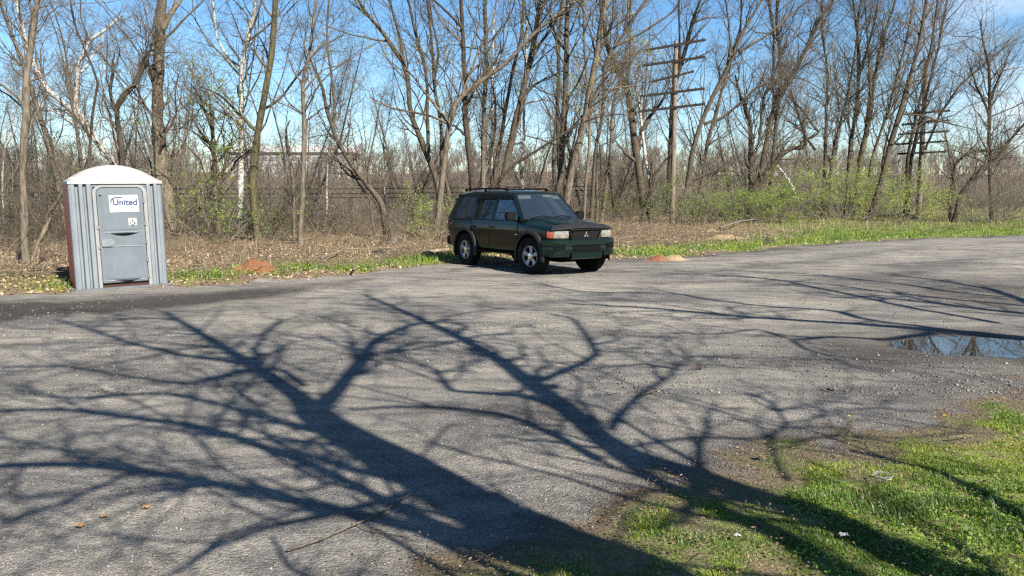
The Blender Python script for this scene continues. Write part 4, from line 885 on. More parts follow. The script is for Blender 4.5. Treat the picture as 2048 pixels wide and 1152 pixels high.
    # wheels
    def wheel(x, s, steer):
        wl = empty('wheel', (0, 0, 0)); wl.parent = car; wl.location = (x, s*.775, WR-.008); wl.rotation_euler = (0, 0, steer)
        prof = [(.215, -.115), (.26, -.128), (.33, -.132), (.368, -.118), (.385, -.10), (.388, -.05), (.388, 0), (.388, .05), (.385, .10), (.368, .118), (.33, .132), (.26, .128), (.215, .115)]
        t = MB(); nseg = 96; rows_ = []
        for k in range(nseg):
            a = 2*math.pi*k/nseg; row = []
            for j, (r, y) in enumerate(prof):
                rr = r+((.009 if (k//2+j) % 2 else -.004) if 3 <= j <= 9 else 0); row.append((rr*math.cos(a), s*y, rr*math.sin(a)))
            rows_.append(row)
        rows_.append(rows_[0]); t.grid(rows_); t.build('tyre', 'rubber', wl, smooth=True, auto=25)
        rm = MB(); rp_ = [(.222, .112), (.212, .122), (.203, .115), (.198, .06), (.195, -.10)]
        rm.grid([[(r*math.cos(a), s*y, r*math.sin(a)) for r, y in rp_] for a in np.linspace(0, 2*math.pi, 49)])
        for k in range(5):
            a = R(90+72*k); c, q = math.cos(a), math.sin(a); sec = []
            for r, hw_, y in ((.045, .040, .085), (.12, .040, .088), (.17, .048, .096), (.205, .066, .104)):
                sec.append([(r*c-hw_*q, s*(y-.02), r*q+hw_*c), (r*c-hw_*.8*q, s*y, r*q+hw_*.8*c), (r*c+hw_*.8*q, s*y, r*q-hw_*.8*c), (r*c+hw_*q, s*(y-.02), r*q-hw_*c)])
            rm.grid(sec)
        rim = rm.build('rim', 'rim_silver', wl, smooth=True, auto=35)
        hc = MB(); hc.tube([(0, s*.05, 0), (0, s*.112, 0), (0, s*.118, 0)], [.068, .062, .045], 20); hc.build('hub_cap', 'chrome', wl, smooth=True, auto=35)
        br = MB(); br.tube([(0, s*.0, 0), (0, s*.045, 0)], .196, 32); br.build('spoke_gap_shade', 'dark_gap', wl)  # black disc behind the rim, stands in for the shade between the spokes
    for s in (-1, 1): wheel(WX[0], s, R(11)); wheel(WX[1], s, 0)
    car.scale = (.957, .957, .992)
    return car
make_car()

# ------------------------------------------------------------------ portable toilet
def textmesh(name, body, size, mat, parent, loc, rot, ext=.0015, bold=0.0, sx=1.0):
    c = bpy.data.curves.new(name, 'FONT'); c.body = body; c.size = size; c.extrude = ext; c.offset = bold; c.align_x = 'CENTER'; c.align_y = 'CENTER'
    o = bpy.data.objects.new('tmp', c); COL.objects.link(o); bpy.context.view_layer.update()
    me = bpy.data.meshes.new_from_object(o.evaluated_get(bpy.context.evaluated_depsgraph_get())); bpy.data.objects.remove(o)
    me.materials.clear(); me.materials.append(MT[mat]); r = bpy.data.objects.new(name, me); COL.objects.link(r); r.parent = parent; r.location = loc; r.rotation_euler = rot; r.scale = (sx, 1, 1); return r
def weathered(name, a, b_, dirt, sc_=3.0, rough=.5):
    b = NB(name); n = b.noise(sc_, 6, .65); n2 = b.noise(14, 5, .7, b.coord((1, 1, .25))); c = b.ramp(n, [(.3, a), (.7, b_)])
    c = b.mix(b.ramp(n2, [(.52, 0.0), (.78, .55)]), c, dirt); b.set('Base Color', c); b.set('Roughness', rough); b.bump(n2, .08, .01); MT[name] = b.m
weathered('grey_plastic', (.165, .195, .225), (.225, .26, .295), (.26, .29, .31))
weathered('door_plastic', (.13, .165, .20), (.18, .22, .26), (.23, .25, .265))
weathered('red_plastic', (.46, .022, .012), (.52, .028, .016), (.46, .04, .025))
weathered('white_plastic', (.62, .61, .58), (.76, .75, .72), (.52, .50, .46))
weathered('frame_plastic', (.34, .36, .37), (.46, .47, .47), (.30, .30, .28))
weathered('skid_plastic', (.10, .11, .125), (.17, .18, .195), (.14, .12, .09))
simple('sign_white', (.80, .80, .79), .5, 0, .03, 20); simple('sign_blue', (.010, .035, .15), .5); simple('faint_print', (.50, .45, .40), .6); simple('print_dark', (.01, .01, .012), .6); simple('recess', (.008, .008, .010), .9, 0, .1, 20, 0, 0, 0.0); simple('recess_red', (.05, .018, .012), .9); simple('rivet', (.38, .39, .40), .35, .6)
def make_toilet():
    p0 = np.array([-7.24, 12.91]); ax = np.array([math.cos(R(38.3)), math.sin(R(38.3))]); back = np.array([-ax[1], ax[0]])
    c = p0+ax*.755+back*.50+np.array([.04, -.12]); t = empty('portable_toilet', (c[0], c[1], -.005), R(38.3), label='grey and red portable toilet cabin with a white domed roof', cat='portable toilet')
    t.rotation_euler = (0, R(-1.0), R(34.0))
    W, Dp, zt = .705, .56, 1.795
    sk = MB(); sk.box((0, 0, .035), (2*W+.06, 2*Dp+.10, .055)); sk.tube([(-W-.06, -Dp-.06, .03), (-W-.06, Dp+.06, .03)], .03, 8); sk.tube([(W+.06, -Dp-.06, .03), (W+.06, Dp+.06, .03)], .03, 8); sk.build('skid_base', 'skid_plastic', t, bev=.012, smooth=True)
    for s in (-1, 1):
        w_ = MB(); w_.box((s*(W-.01), .01, zt/2+.03), (.02, 2*Dp-.05, zt-.06))
        w_.box((s*(W+.002), .0, zt/2+.03), (.010, .86, zt-.25))
        w_.build('side_wall', 'red_plastic', t, bev=.006)
    w_ = MB(); w_.box((0, Dp-.01, zt/2+.03), (2*W-.05, .02, zt-.06)); w_.build('back_wall', 'red_plastic', t)
    # ribbed front panels, cross-section in plan drawn upwards
    def ribbed(x0, x1, pts, nm):
        m = MB(); rows = [[(x0+(x1-x0)*u, -Dp+v, z) for u, v in pts] for z in (.06, .10, zt-.05, zt)]
        m.grid(rows); o = m.build(nm, 'grey_plastic', t); sm = o.modifiers.new('s', 'SOLIDIFY'); sm.thickness = .012; sm.offset = 1
        r = MB()
        for z in np.linspace(.18, zt-.1, 8):
            for u in (.04, .5): x = x0+(x1-x0)*u; r.tube([(x, -Dp-.004, z), (x, -Dp-.012, z)], .006, 6)
        r.build('rivet', 'rivet', o); return o
    ribbed(-W, -.355, [(0, .07), (.03, .01), (.12, 0), (.22, 0), (.26, .05), (.40, .05), (.45, -.012), (.56, -.012), (.61, .05), (.72, .05), (.77, -.01), (.90, -.01), (.95, .02), (1, .02)], 'front_panel')
    ribbed(.44, W, [(0, .02), (.06, .02), (.12, -.01), (.26, -.01), (.32, .045), (.48, .045), (.54, -.012), (.66, -.012), (.71, .02), (.86, .02), (.92, .01), (1, .06)], 'front_panel')
    hd = MB(); hd.box((.04, -Dp+.03, zt-.02), (.84, .04, .06)); hd.build('header_panel', 'grey_plastic', t)
    # door frame: rounded at the top corners
    def arch(x0, x1, z0, z1, r, n=8):
        P = [(x0, z0)]+[(x0+r-r*math.cos(a), z1-r+r*math.sin(a)) for a in np.linspace(0, math.pi/2, n)]+[(x1-r+r*math.sin(a), z1-r+r*math.cos(a)) for a in np.linspace(0, math.pi/2, n)]+[(x1, z0)]
        return P
    A, B = arch(-.365, .455, .06, zt-.025, .13), arch(-.315, .400, .06, zt-.06, .10)
    m = MB(); n = len(A); V = [(x, -Dp-.028, z) for x, z in A]+[(x, -Dp-.028, z) for x, z in B]+[(x, -Dp+.03, z) for x, z in A]+[(x, -Dp+.03, z) for x, z in B]; Fc = []
    for i in range(n-1): Fc += [(i, i+1, n+i+1, n+i), (i, 2*n+i, 2*n+i+1, i+1), (n+i, n+i+1, 3*n+i+1, 3*n+i)]
    m.add(V, Fc); m.build('door_frame', 'frame_plastic', t, smooth=True, auto=30)
    gp = MB(); gp.box((.04, -Dp+.045, .12), (.74, .03, .16)); gp.build('threshold', 'recess_red', t)
    dB = arch(-.305, .392, .135, zt-.07, .09)
    d = MB().prism(dB, -Dp-.018, -Dp+.02, lambda u, v, h: (u, h, v)).build('door', 'door_plastic', t, bev=.006, smooth=True, auto=30)
    ft = MB()                                                     # raised mouldings on the door
    for x in (-.245, .335): ft.tube([(x, -Dp-.019, .17), (x, -Dp-.022, 1.58)], .007, 6)
    for z, bow in ((.985, -.004), (.74, .006), (.17, .0)): ft.tube([(-.25+.585*k, -Dp-.02, z+bow*math.sin(k*math.pi)) for k in np.linspace(0, 1, 9)], .008, 6)
    ft.build('door_moulding', 'grey_plastic', d, smooth=True)
    pn = MB().prism([(-.225, 1.02), (.315, 1.02), (.315, 1.60), (-.225, 1.60)], -Dp-.024, -Dp-.01, lambda u, v, h: (u, h, v)); pn.build('door_panel', 'door_plastic', d, bev=.005); pn = MB(); pn.prism([(-.225, .20), (.315, .20), (.315, .70), (-.225, .70)], -Dp-.024, -Dp-.01, lambda u, v, h: (u, h, v)); pn.build('door_panel', 'door_plastic', d, bev=.005)
    for z in (.965, .185):
        cr_ = MB()
        pts = [(-.14+.42*k, z) for k in np.linspace(0, 1, 9)]+[(-.14+.42*k, z-.042*math.sin(k*math.pi)) for k in np.linspace(.95, .05, 9)]
        cr_.prism(pts, -Dp-.027, -Dp-.02, lambda u, v, h: (u, h, v)); cr_.build('finger_slot', 'recess', d)
    for x in (-.262, .30): MB().box((x+.01, -Dp-.021, 1.60), (.04, .012, .014)).build('vent_slot', 'recess', d)
    hb = MB(); hb.prism(arch(-.09, .09, -.10, .10, .07), 0, .0, lambda u, v, h: (0, 0, 0)) if False else None
    hbx = MB(); pts = [(-.285, .745), (-.135, .745), (-.105, .76), (-.09, .79), (-.09, .83), (-.105, .86), (-.135, .875), (-.285, .875)]
    hbx.prism(pts, -Dp-.045, -Dp-.018, lambda u, v, h: (u, h, v)); ho = hbx.build('handle', 'grey_plastic', d, bev=.008, smooth=True)
    lk = MB(); lk.tube([(-.20, -Dp-.044, .81), (-.20, -Dp-.052, .81)], .014, 12); lk.build('lock', 'rivet', ho)
    for z in (1.50, 1.12, .81, .50, .22): hg = MB(); hg.box((.402, -Dp-.034, z), (.035, .014, .075)); hg.tube([(.402, -Dp-.043, z-.04), (.402, -Dp-.043, z+.04)], .007, 6); hg.build('hinge', 'rivet', d, bev=.003)
    for z in (1.07, .74): MB().box((-.318, -Dp-.034, z), (.04, .02, .05)).build('latch', 'rivet', d, bev=.003)
    # signs
    yS = -Dp-.026
    s1 = MB().prism([(-.125, 1.315), (.335-.01, 1.32), (.318, 1.605), (-.130, 1.60)], yS-.004, yS, lambda u, v, h: (u, h, v)).build('company_sign', 'sign_white', d)
    rx = (math.pi/2, 0, 0)
    textmesh('lettering', 'United', .138, 'sign_blue', s1, (.112, yS-.006, 1.478), rx, bold=.0034, sx=1.0)
    textmesh('lettering', 'SITE SERVICES', .045, 'faint_print', s1, (.105, yS-.006, 1.405), rx, sx=1.0)
    sw = MB(); a = np.linspace(R(200), R(62), 14); pts = [(.015+.125*math.cos(q), 1.50+.075*math.sin(q)) for q in a]+[(.02+.112*math.cos(q), 1.497+.060*math.sin(q)) for q in a[::-1]]
    sw.prism(pts, yS-.0065, yS-.005, lambda u, v, h: (u, h, v)); sw.build('swoosh', 'sign_blue', s1)
    s2 = MB().prism([(.145, 1.09), (.27, 1.09), (.27, 1.215), (.145, 1.215)], yS-.004, yS, lambda u, v, h: (u, h, v)).build('accessible_sign', 'sign_white', d)
    wc = MB(); cx, cz, y = .207, 1.135, yS-.006
    wc.tube([(cx-.004, y, cz+.058), (cx-.004, y, cz+.0581)], .009, 8)
    wc.tube([(cx-.004, y, cz+.066), (cx-.004, y, cz+.056)], .008, 8)
    wc.tube([(cx-.004, y, cz+.048), (cx, y, cz+.010), (cx+.026, y, cz+.010), (cx+.036, y, cz-.022), (cx+.048, y, cz-.018)], .0065, 6)
    wc.tube([(cx-.003, y, cz+.032), (cx+.022, y, cz+.032)], .004, 6)
    wc.tube([(cx-.002+.031*math.cos(q), y, cz-.008+.031*math.sin(q)) for q in np.linspace(R(125), R(375), 14)], .006, 6, False); wc.build('wheelchair_symbol', 'print_dark', s2)
    # roof: dome, raised central rib, flange
    rf = MB(); rows = []; hw, hd_ = W+.008, Dp+.02
    for i in np.linspace(-1, 1, 21):
        row = []
        for j in np.linspace(-1, 1, 21):
            x = hw*i; y = hd_*j; e = max(0, 1-abs(j)**5); z = .045+.245*(1-abs(i)**2.1)*e**.8
            z += .03*(1-abs(i)**2)*(1 if abs(j) < .62 else 0)
            row.append((x, y, zt+z))
        rows.append(row)
    rf.grid(rows); rb = [(x, y) for x, y in ((-hw, -hd_), (hw, -hd_), (hw, hd_), (-hw, hd_))]
    for (a_, b_) in zip(rb, rb[1:]+rb[:1]): rf.add([(a_[0], a_[1], zt+.045), (b_[0], b_[1], zt+.045), (b_[0], b_[1], zt-.005), (a_[0], a_[1], zt-.005)], [(0, 1, 2, 3)])
    rf.add([(x, y, zt-.005) for x, y in rb], [(3, 2, 1, 0)])
    roof = rf.build('roof', 'white_plastic', t, smooth=True, auto=28)
    rv = MB()
    for x in np.linspace(-hw+.08, hw-.08, 7): rv.tube([(x, -hd_-.004, zt+.012), (x, -hd_+.01, zt+.012)], .007, 6)
    rv.build('rivet', 'rivet', roof)
    sh = MB().box((-hw+.14, -hd_+.10, zt+.075), (.24, .16, .05)); sh.build('roof_lug', 'white_plastic', roof, bev=.015)
make_toilet()

# ------------------------------------------------------------------ ground cover
def visible(x, y): return (np.abs(x) < y*.70+1.0) & (y > 1.9)
def litter_field(name, N, test, size, seed, label, flat=.65, lo=0, hi=1, area=(-30, 48, 2, 66)):
    rng = np.random.default_rng(seed); X = []; n = 0
    while n < N:
        y = area[2]+(area[3]-area[2])*rng.random(60000)**1.4; x = area[0]+(area[1]-area[0])*rng.random(60000)
        k = visible(x, y) & test(x, y, rng.random(60000)); X.append(np.c_[x[k], y[k]]); n += k.sum()
    X = np.vstack(X)[:N]; C = np.c_[X, hgt(X[:, 0], X[:, 1])+.012+.02*rng.random(N)]
    V, q = leafquads(C, size, rng, flat, .7); t = np.repeat(lo+(hi-lo)*rng.random(N), 4)
    o = mesh_np(name, V, 4, q, MT['dead_leaf'], tint=t); tag(o, label, name.replace('_', ' '), kind='stuff'); return o
def t_far(x, y, r):
    gr, dk, lot, df, dn = masks(x, y); c = np.interp(x, cr[:, 0], cr[:, 1])
    return (df > -.3) & (y < c+4) & (r < np.where(df < 0, .12, 1.0)*(1.05-gr*.75)*np.where(x > 8, .55, 1))
def t_near(x, y, r):
    gr, dk, lot, df, dn = masks(x, y); return (dn > -.5) & (y < 10) & (r < np.where(dn < 0, .12, .8*np.exp(-dn*.3)))
litter_field('dead_leaves', 80000, t_far, .055, 601, 'layer of brown and tan dead leaves over the far verge')
litter_field('dead_leaves', 9000, t_near, .015, 602, 'brown leaf crumbs scattered through the near grass', .85, 0, .38, (-1, 8, 2, 10))
def blades(name, N, test, hmin, hmax, wd, seed, label, area, ylim, tlo=0, thi=.75, yexp=1.0, lean=.5, seg=2):
    rng = np.random.default_rng(seed); X = []; n = 0; tries = 0
    while n < N and tries < 200:
        tries += 1; y = area[2]+(area[3]-area[2])*rng.random(80000)**yexp; x = area[0]+(area[1]-area[0])*rng.random(80000)
        cl = fbm(x, y, 7.0, 3); k = visible(x, y) & test(x, y, rng.random(80000), cl); X.append(np.c_[x[k], y[k]]); n += k.sum()
    X = np.vstack(X)[:N]; N = len(X); h = (hmin+(hmax-hmin)*rng.random(N)**1.5)*(.5+1.0*fbm(X[:, 0], X[:, 1], 2.4, 2)); a = rng.random(N)*6.283
    b0 = np.c_[X, hgt(X[:, 0], X[:, 1])-.004]; sd = np.c_[np.cos(a), np.sin(a), 0*a]; ld = np.c_[np.cos(a+1.57), np.sin(a+1.57), 0*a]*(lean*rng.random(N))[:, None]
    w_ = (wd*(.6+.8*rng.random(N)))[:, None]; up = np.array([0, 0, 1.])
    m1 = b0+(up*.55+ld*.35)*h[:, None]; tp = b0+(up*.9+ld*1.1)*h[:, None]
    V = np.stack([b0-sd*w_*.5, b0+sd*w_*.5, m1+sd*w_*.4, m1-sd*w_*.4, tp+sd*w_*.06, tp-sd*w_*.06], 1).reshape(-1, 3)
    i = np.arange(N)[:, None]*6; q = np.stack([i+0, i+1, i+2, i+3, i+3, i+2, i+4, i+5], -1).reshape(-1)
    pt = np.clip(fbm(X[:, 0], X[:, 1], 1.9, 3)*1.5-.35+rng.normal(size=N)*.14, 0, 1); t = np.repeat(tlo+(thi-tlo)*pt, 6)
    o = mesh_np(name, V, 4, q, MT['grass_blade'], tint=t); tag(o, label, 'grass', kind='stuff'); return o
def g_near(x, y, r, cl):
    gr, dk, lot, df, dn = masks(x, y); return (y < 12) & (dn > -.15) & (r < np.clip((gr-.28)*1.8, 0, 1)*np.clip((cl-.37)*6, 0.03, 1)*np.clip(5.0/y, .25, 1))
def g_far(x, y, r, cl):
    gr, dk, lot, df, dn = masks(x, y); return (y > 10) & (df > 0) & (r < np.clip(gr*1.3, 0, 1)*np.clip((cl-.34)*5, 0.02, 1))
def g_dry(x, y, r, cl):
    gr, dk, lot, df, dn = masks(x, y); c = np.interp(x, cr[:, 0], cr[:, 1]); return (y > 10) & (df > .5) & (y < c+2) & (r < (.25+.6*(x > 10))*np.clip((cl-.38)*6, 0.02, 1)*sstep(.5, 5, df))
blades('grass', 300000, g_near, .006, .026, .0032, 611, 'bright spring grass and moss on the near right corner', (-1.5, 9, 1.8, 12), 12, .22, .86, 1.3, .9)
blades('grass', 6000, lambda x, y, r, cl: g_near(x, y, r, cl) & (fbm(x, y, 1.3, 2) > .56) & (cl > .54), .025, .065, .0038, 612, 'taller dark green grass tufts in the near right corner', (-1.5, 9, 1.8, 12), 12, 0, .5, 1.3, .9)
blades('grass', 95000, g_far, .04, .16, .013, 613, 'green grass band along the far side of the lot', (-24, 44, 12, 62), 62, .1, .78, 1.2, .6)
blades('grass', 15000, g_dry, .10, .40, .012, 614, 'straw coloured dry grass standing in front of the trees', (-24, 46, 14, 64), 64, .86, 1.0, 1.1, .7)
def weeds(N, seed, lo, hi, size, ys, label, test, mt):
    rng = np.random.default_rng(seed); X = []; n = 0
    while n < N:
        y = ys[0]+(ys[1]-ys[0])*rng.random(60000)**1.3; x = (rng.random(60000)*2-1)*(y*.72+.6); k = test(x, y, rng.random(60000), fbm(x+31, y, 3.1, 3)); X.append(np.c_[x[k], y[k]]); n += k.sum()
    X = np.vstack(X)[:N]; C = np.c_[X, hgt(X[:, 0], X[:, 1])+lo+(hi-lo)*rng.random(N)]; V, q = leafquads(C, size, rng, .45, .75)
    o = mesh_np('weeds', V, 4, q, MT[mt]); tag(o, label, 'weeds', kind='stuff')
weeds(12000, 641, .004, .022, .015, (1.9, 9), 'small round leaved weeds among the near grass', lambda x, y, r, cl: g_near(x, y, r, .5+0*x) & (cl > .50), 'leaf_green')
weeds(6500, 642, .02, .12, .045, (12, 40), 'leafy green weeds along the far edge of the lot', lambda x, y, r, cl: g_far(x, y, r, .5+0*x) & (cl > .50), 'leaf_green')
def straws():
    rng = np.random.default_rng(620); N = 15000; X = []; n = 0
    while n < N:
        y = 14+42*rng.random(60000)**1.5; x = -26+60*rng.random(60000); gr, dk, lot, df, dn = masks(x, y); c = np.interp(x, cr[:, 0], cr[:, 1])
        k = visible(x, y) & (df > .6) & (y < c+3) & (rng.random(60000) < sstep(.6, 3, df)*np.clip(fbm(x, y, .8)*3-1.0, 0.05, 1)*np.where(x > 8, .3, 1)); X.append(np.c_[x[k], y[k]]); n += k.sum()
    X = np.vstack(X)[:N]; P = np.zeros((N, 5, 3)); P[:, 0] = np.c_[X, hgt(X[:, 0], X[:, 1])+.03]
    d = unit(rng.normal(size=(N, 3))*np.array([1, 1, .28])+np.array([0, 0, .16])); L = (.25+.9*rng.random(N)**2)[:, None]/4
    for k in range(1, 5): d = unit(d+rng.normal(size=d.shape)*.2*np.array([1, 1, .5])+np.array([0, 0, -.10])); P[:, k] = P[:, k-1]+d*L
    V, q = tubes(P, (.004+.010*rng.random(N)**2)[:, None]*np.linspace(1, .5, 5)[None], 3); o = mesh_np('fallen_twigs', V, 4, q, MT['twig_tan'], smooth=True); tag(o, 'dead stalks and twigs lying over the leaf covered verge', 'twigs', kind='stuff')
straws()
def near_twigs():
    rng = np.random.default_rng(621); N = 1500; X = []; n = 0
    while n < N:
        y = 2+7*rng.random(20000)**1.3; x = (rng.random(20000)*2-1)*(y*.72+.6); k = t_near(x, y, rng.random(20000)); X.append(np.c_[x[k], y[k]]); n += k.sum()
    X = np.vstack(X)[:N]; P = np.zeros((N, 4, 3)); P[:, 0] = np.c_[X, hgt(X[:, 0], X[:, 1])+.008]; d = unit(rng.normal(size=(N, 3))*np.array([1, 1, .12])+np.array([0, 0, .05])); L = (.03+.12*rng.random(N)**2)[:, None]/3
    for k in range(1, 4): d = unit(d+rng.normal(size=d.shape)*.2*np.array([1, 1, .2])+np.array([0, 0, -.05])); P[:, k] = P[:, k-1]+d*L
    V, q = tubes(P, (.0009+.0012*rng.random(N))[:, None]*np.ones((1, 4)), 3); o = mesh_np('dead_grass', V, 4, q, MT['twig_tan'], smooth=True); tag(o, 'matted dead stalks in the near right grass', 'dead grass', kind='stuff')
near_twigs()
def pebbles(N, seed, smin, smax, area, test, label):
    rng = np.random.default_rng(seed); X = []; n = 0
    while n < N:
        y = area[2]+(area[3]-area[2])*rng.random(60000)**1.7; x = (rng.random(60000)*2-1)*(y*.72+.5)
        k = test(x, y, rng.random(60000)); X.append(np.c_[x[k], y[k]]); n += k.sum()
    X = np.vstack(X)[:N]; s = smin+(smax-smin)*rng.random(N)**3
    o8 = np.array([[1, 0, 0], [0, 1, 0], [-1, 0, 0], [0, -1, 0], [0, 0, 1], [0, 0, -1]], float); fc = np.array([[0, 1, 4], [1, 2, 4], [2, 3, 4], [3, 0, 4], [1, 0, 5], [2, 1, 5], [3, 2, 5], [0, 3, 5]])
    V = o8[None]*(.7+.6*rng.random((N, 6, 1))); a = rng.random(N)*6.28; c, q = np.cos(a), np.sin(a); V = np.stack([V[:, :, 0]*c[:, None]-V[:, :, 1]*q[:, None]*.8, V[:, :, 0]*q[:, None]+V[:, :, 1]*c[:, None]*.8, V[:, :, 2]*.6], -1)
    V = V*s[:, None, None]*.5+np.c_[X, hgt(X[:, 0], X[:, 1])+s*.12][:, None, :]; idx = (np.arange(N)[:, None, None]*6+fc[None]).reshape(-1)
    o = mesh_np('gravel', V.reshape(-1, 3), 3, idx, MT['stone'], tint=np.repeat(np.clip(rng.normal(size=N)*.24+.5, 0, 1), 6)); tag(o, label, 'gravel', kind='stuff')
pebbles(38000, 631, .005, .020, (0, 0, 1.9, 10), lambda x, y, r: (masks(x, y)[2] > .4) & (r < np.clip(fbm(x, y, 1.3)*3.2-1.0, .1, 1)), 'small loose gravel chips strewn over the near lot')
pebbles(9000, 633, .005, .018, (0, 0, 1.9, 9), lambda x, y, r: (masks(x, y)[4] > -.3) & (r < np.exp(-np.maximum(masks(x, y)[4], 0)*1.6)), 'gravel chips spilled into the edge of the near grass')
pebbles(9000, 632, .012, .04, (0, 0, 6, 34), lambda x, y, r: (masks(x, y)[2] > .4) & (r < np.clip(fbm(x, y, .7)*3-1.1, .06, 1)), 'coarser pale stones strewn over the far half of the lot')

# ------------------------------------------------------------------ shrubs with young leaves
def shrub(label, px, py, Y, wd, ht, leafm, N, seed, ls=.07, stems=26, cat='shrub', name='shrub'):
    rng = np.random.default_rng(seed); c = D(px, py, Y); bx, by = c[0], c[1]; bz = hz(bx, by); n = 7
    P = np.zeros((stems, n, 3)); P[:, 0] = np.c_[rng.normal(size=stems)*wd*.16, rng.normal(size=stems)*wd*.12, np.full(stems, -.08)]
    d = unit(np.c_[P[:, 0, 0]*1.6/wd*1.8+rng.normal(size=stems)*.3, rng.normal(size=stems)*.3, np.ones(stems)]); L = (ht*(.7+.45*rng.random(stems)))[:, None]/(n-1)
    dr = np.c_[np.sign(P[:, 0, 0])*.08, 0*P[:, 0, 0], -.05+0*P[:, 0, 0]]
    for k in range(1, n): d = unit(d+dr+rng.normal(size=d.shape)*.14); P[:, k] = P[:, k-1]+d*L
    Rr = (.008+.014*rng.random(stems))[:, None]*np.linspace(1, .3, n)[None]
    A, Ra = spawn(P, Rr, 8, wd*.34, .8, 6, .05, .2, .5, .004, .2, .99, .3, rng, .4); B, Rb = spawn(A, Ra, 3, wd*.14, .7, 4, .05, .2, .6, .003, .2, .99, .3, rng, .5)
    root = empty(name, (bx, by, bz), label=label, cat=cat); V, q = merge([tubes(P, Rr, 4), tubes(A, Ra, 3), tubes(B, Rb, 3)]); mesh_np('stems', V, 4, q, MT['twig_grey'], root, True)
    tips = np.vstack([B.reshape(-1, 3), A[:, 2:].reshape(-1, 3)]); cl = fbm(tips[:, 0]*1.3+seed, tips[:, 2]*1.3, 1.4, 3); tips = tips[cl > .46]
    N = int(N*2); C = tips[rng.integers(0, len(tips), N)]+rng.normal(size=(N, 3))*.04; C = C[C[:, 2] > .08]; V, q = leafquads(C, ls*.68, rng); mesh_np('leaves', V, 4, q, MT[leafm], root); return root
S = shrub
S('pale green shrub just behind the rear of the car', 868, 440, 25, 1.7, 1.5, 'leaf_pale', 2600, 701, .055)
S('sparse green shrub in front of the broken snag left of the birch', 428, 440, 24, 2.2, 2.6, 'leaf_green', 900, 702, .075, 12)
S('thin green sprouts between the mossy tree and the birch base', 525, 440, 24.5, 1.6, 1.8, 'leaf_green', 420, 703, .07, 8)
S('low green shrub left of the charred stub', 1262, 425, 38, 2.6, 2.0, 'leaf_green', 1000, 704, .075)
S('green shrub at the foot of the crossarm pole', 1385, 425, 37.5, 3.6, 2.6, 'leaf_green', 2300, 705, .08, 34)
S('loose green shrub between the crossarm pole and the bright bush', 1450, 430, 39, 3.4, 1.8, 'leaf_pale', 1400, 706, .08)
S('dense bright green bush under the bent dark trunk', 1537, 425, 38, 2.3, 2.2, 'leaf_green', 3600, 707, .085, 34)
S('loose lime shrub right of the dense bright bush', 1592, 425, 42, 2.6, 2.9, 'leaf_pale', 1000, 708, .085)
S('tall pale green shrub leafing out right of centre', 1678, 428, 41, 4.2, 3.2, 'leaf_pale', 4000, 709, .09, 40)
S('broad lime green shrub in front of the far crossarm pole', 1790, 425, 42, 4.0, 2.7, 'leaf_pale', 4200, 710, .085, 30)
S('grey bramble mound under the bramble wrapped tree', 1975, 425, 42, 4.2, 2.4, 'leaf_pale', 260, 711, .06, 60)
S('small green shrub behind the toilet left wall', 12, 420, 26, 2.0, 3.4, 'evergreen', 2600, 712, .09)
for k, (px, Y, ht, lb) in enumerate([(20, 62, 6.2, 'dark evergreen far behind the trunk left of the toilet'), (150, 70, 7.4, 'dark evergreen crown above the left side of the toilet roof'), (390, 78, 8.5, 'dark evergreen far behind the broken snag')]):
    S(lb, px, 400, Y, 4.5, ht, 'evergreen', 5200, 720+k, .26, 26, 'evergreen', 'evergreen_tree')

# ------------------------------------------------------------------ crossarm poles and cables
def pole(label, Y, base, top, w0, w1, arms):
    a, b = D(*base, Y), D(*top, Y); a[2] = hz(a[0], a[1])-.1; root = empty('utility_pole', tuple(a), label=label, cat='utility pole', group='old crossarm poles')
    m = MB(); n = 9; P = [Vector((b-a)*k/(n-1)) for k in range(n)]; m.tube(P, list(np.linspace(w0, w1, n)*Y/F/2), 12); m.build('shaft', 'pole_wood', root, smooth=True, auto=40)
    dirv = None
    for (x0, y0, x1, y1) in arms:
        cx, cy = (x0+x1)/2, (y0+y1)/2; half = (x1-x0)/2/F*Y
        c = D(cx, cy, Y-.16); zc_ = c[2]; sl_ = -(y1-y0)/2/F*Y*.55; yd = -(y1-y0)/2/F*Y*1.2
        p0, p1 = np.array([c[0]-half, c[1]-yd, c[2]-(-(y1-y0)/2/F*Y)]), np.array([c[0]+half, c[1]+yd, c[2]+(-(y1-y0)/2/F*Y)])
        m = MB(); v = Vector(p1-p0); M = Matrix((v.normalized(), Vector((0, 1, 0)), Vector((0, 0, 1)))).transposed() if False else v.to_track_quat('X', 'Z').to_matrix()
        m.box(Vector((p0+p1)/2-a), (v.length, .095, .115), M)
        for t in np.linspace(.04, .96, 10):
            if abs(t-.5) > .06: pt = Vector(p0+(p1-p0)*t-a); m.box(pt+Vector((0, 0, .09)), (.03, .03, .10))
        ao = m.build('crossarm', 'arm_wood', root)
    return root
pole('weathered pole with five dark crossarms, nearer and fully in view', 38, (1345, 420), (1352, 82), 11, 8, [(1286, 104, 1412, 77), (1285, 133, 1411, 112), (1300, 166, 1389, 141), (1280, 194, 1409, 176), (1278, 224, 1411, 207)])
pole('farther pole whose five crossarms are crossed by leaning stems on the right', 48, (1838, 412), (1853, 118), 11, 8, [(1803, 229, 1901, 221), (1802, 250, 1900, 240), (1796, 269, 1899, 262), (1790, 289, 1897, 282), (1795, 308, 1894, 303)])
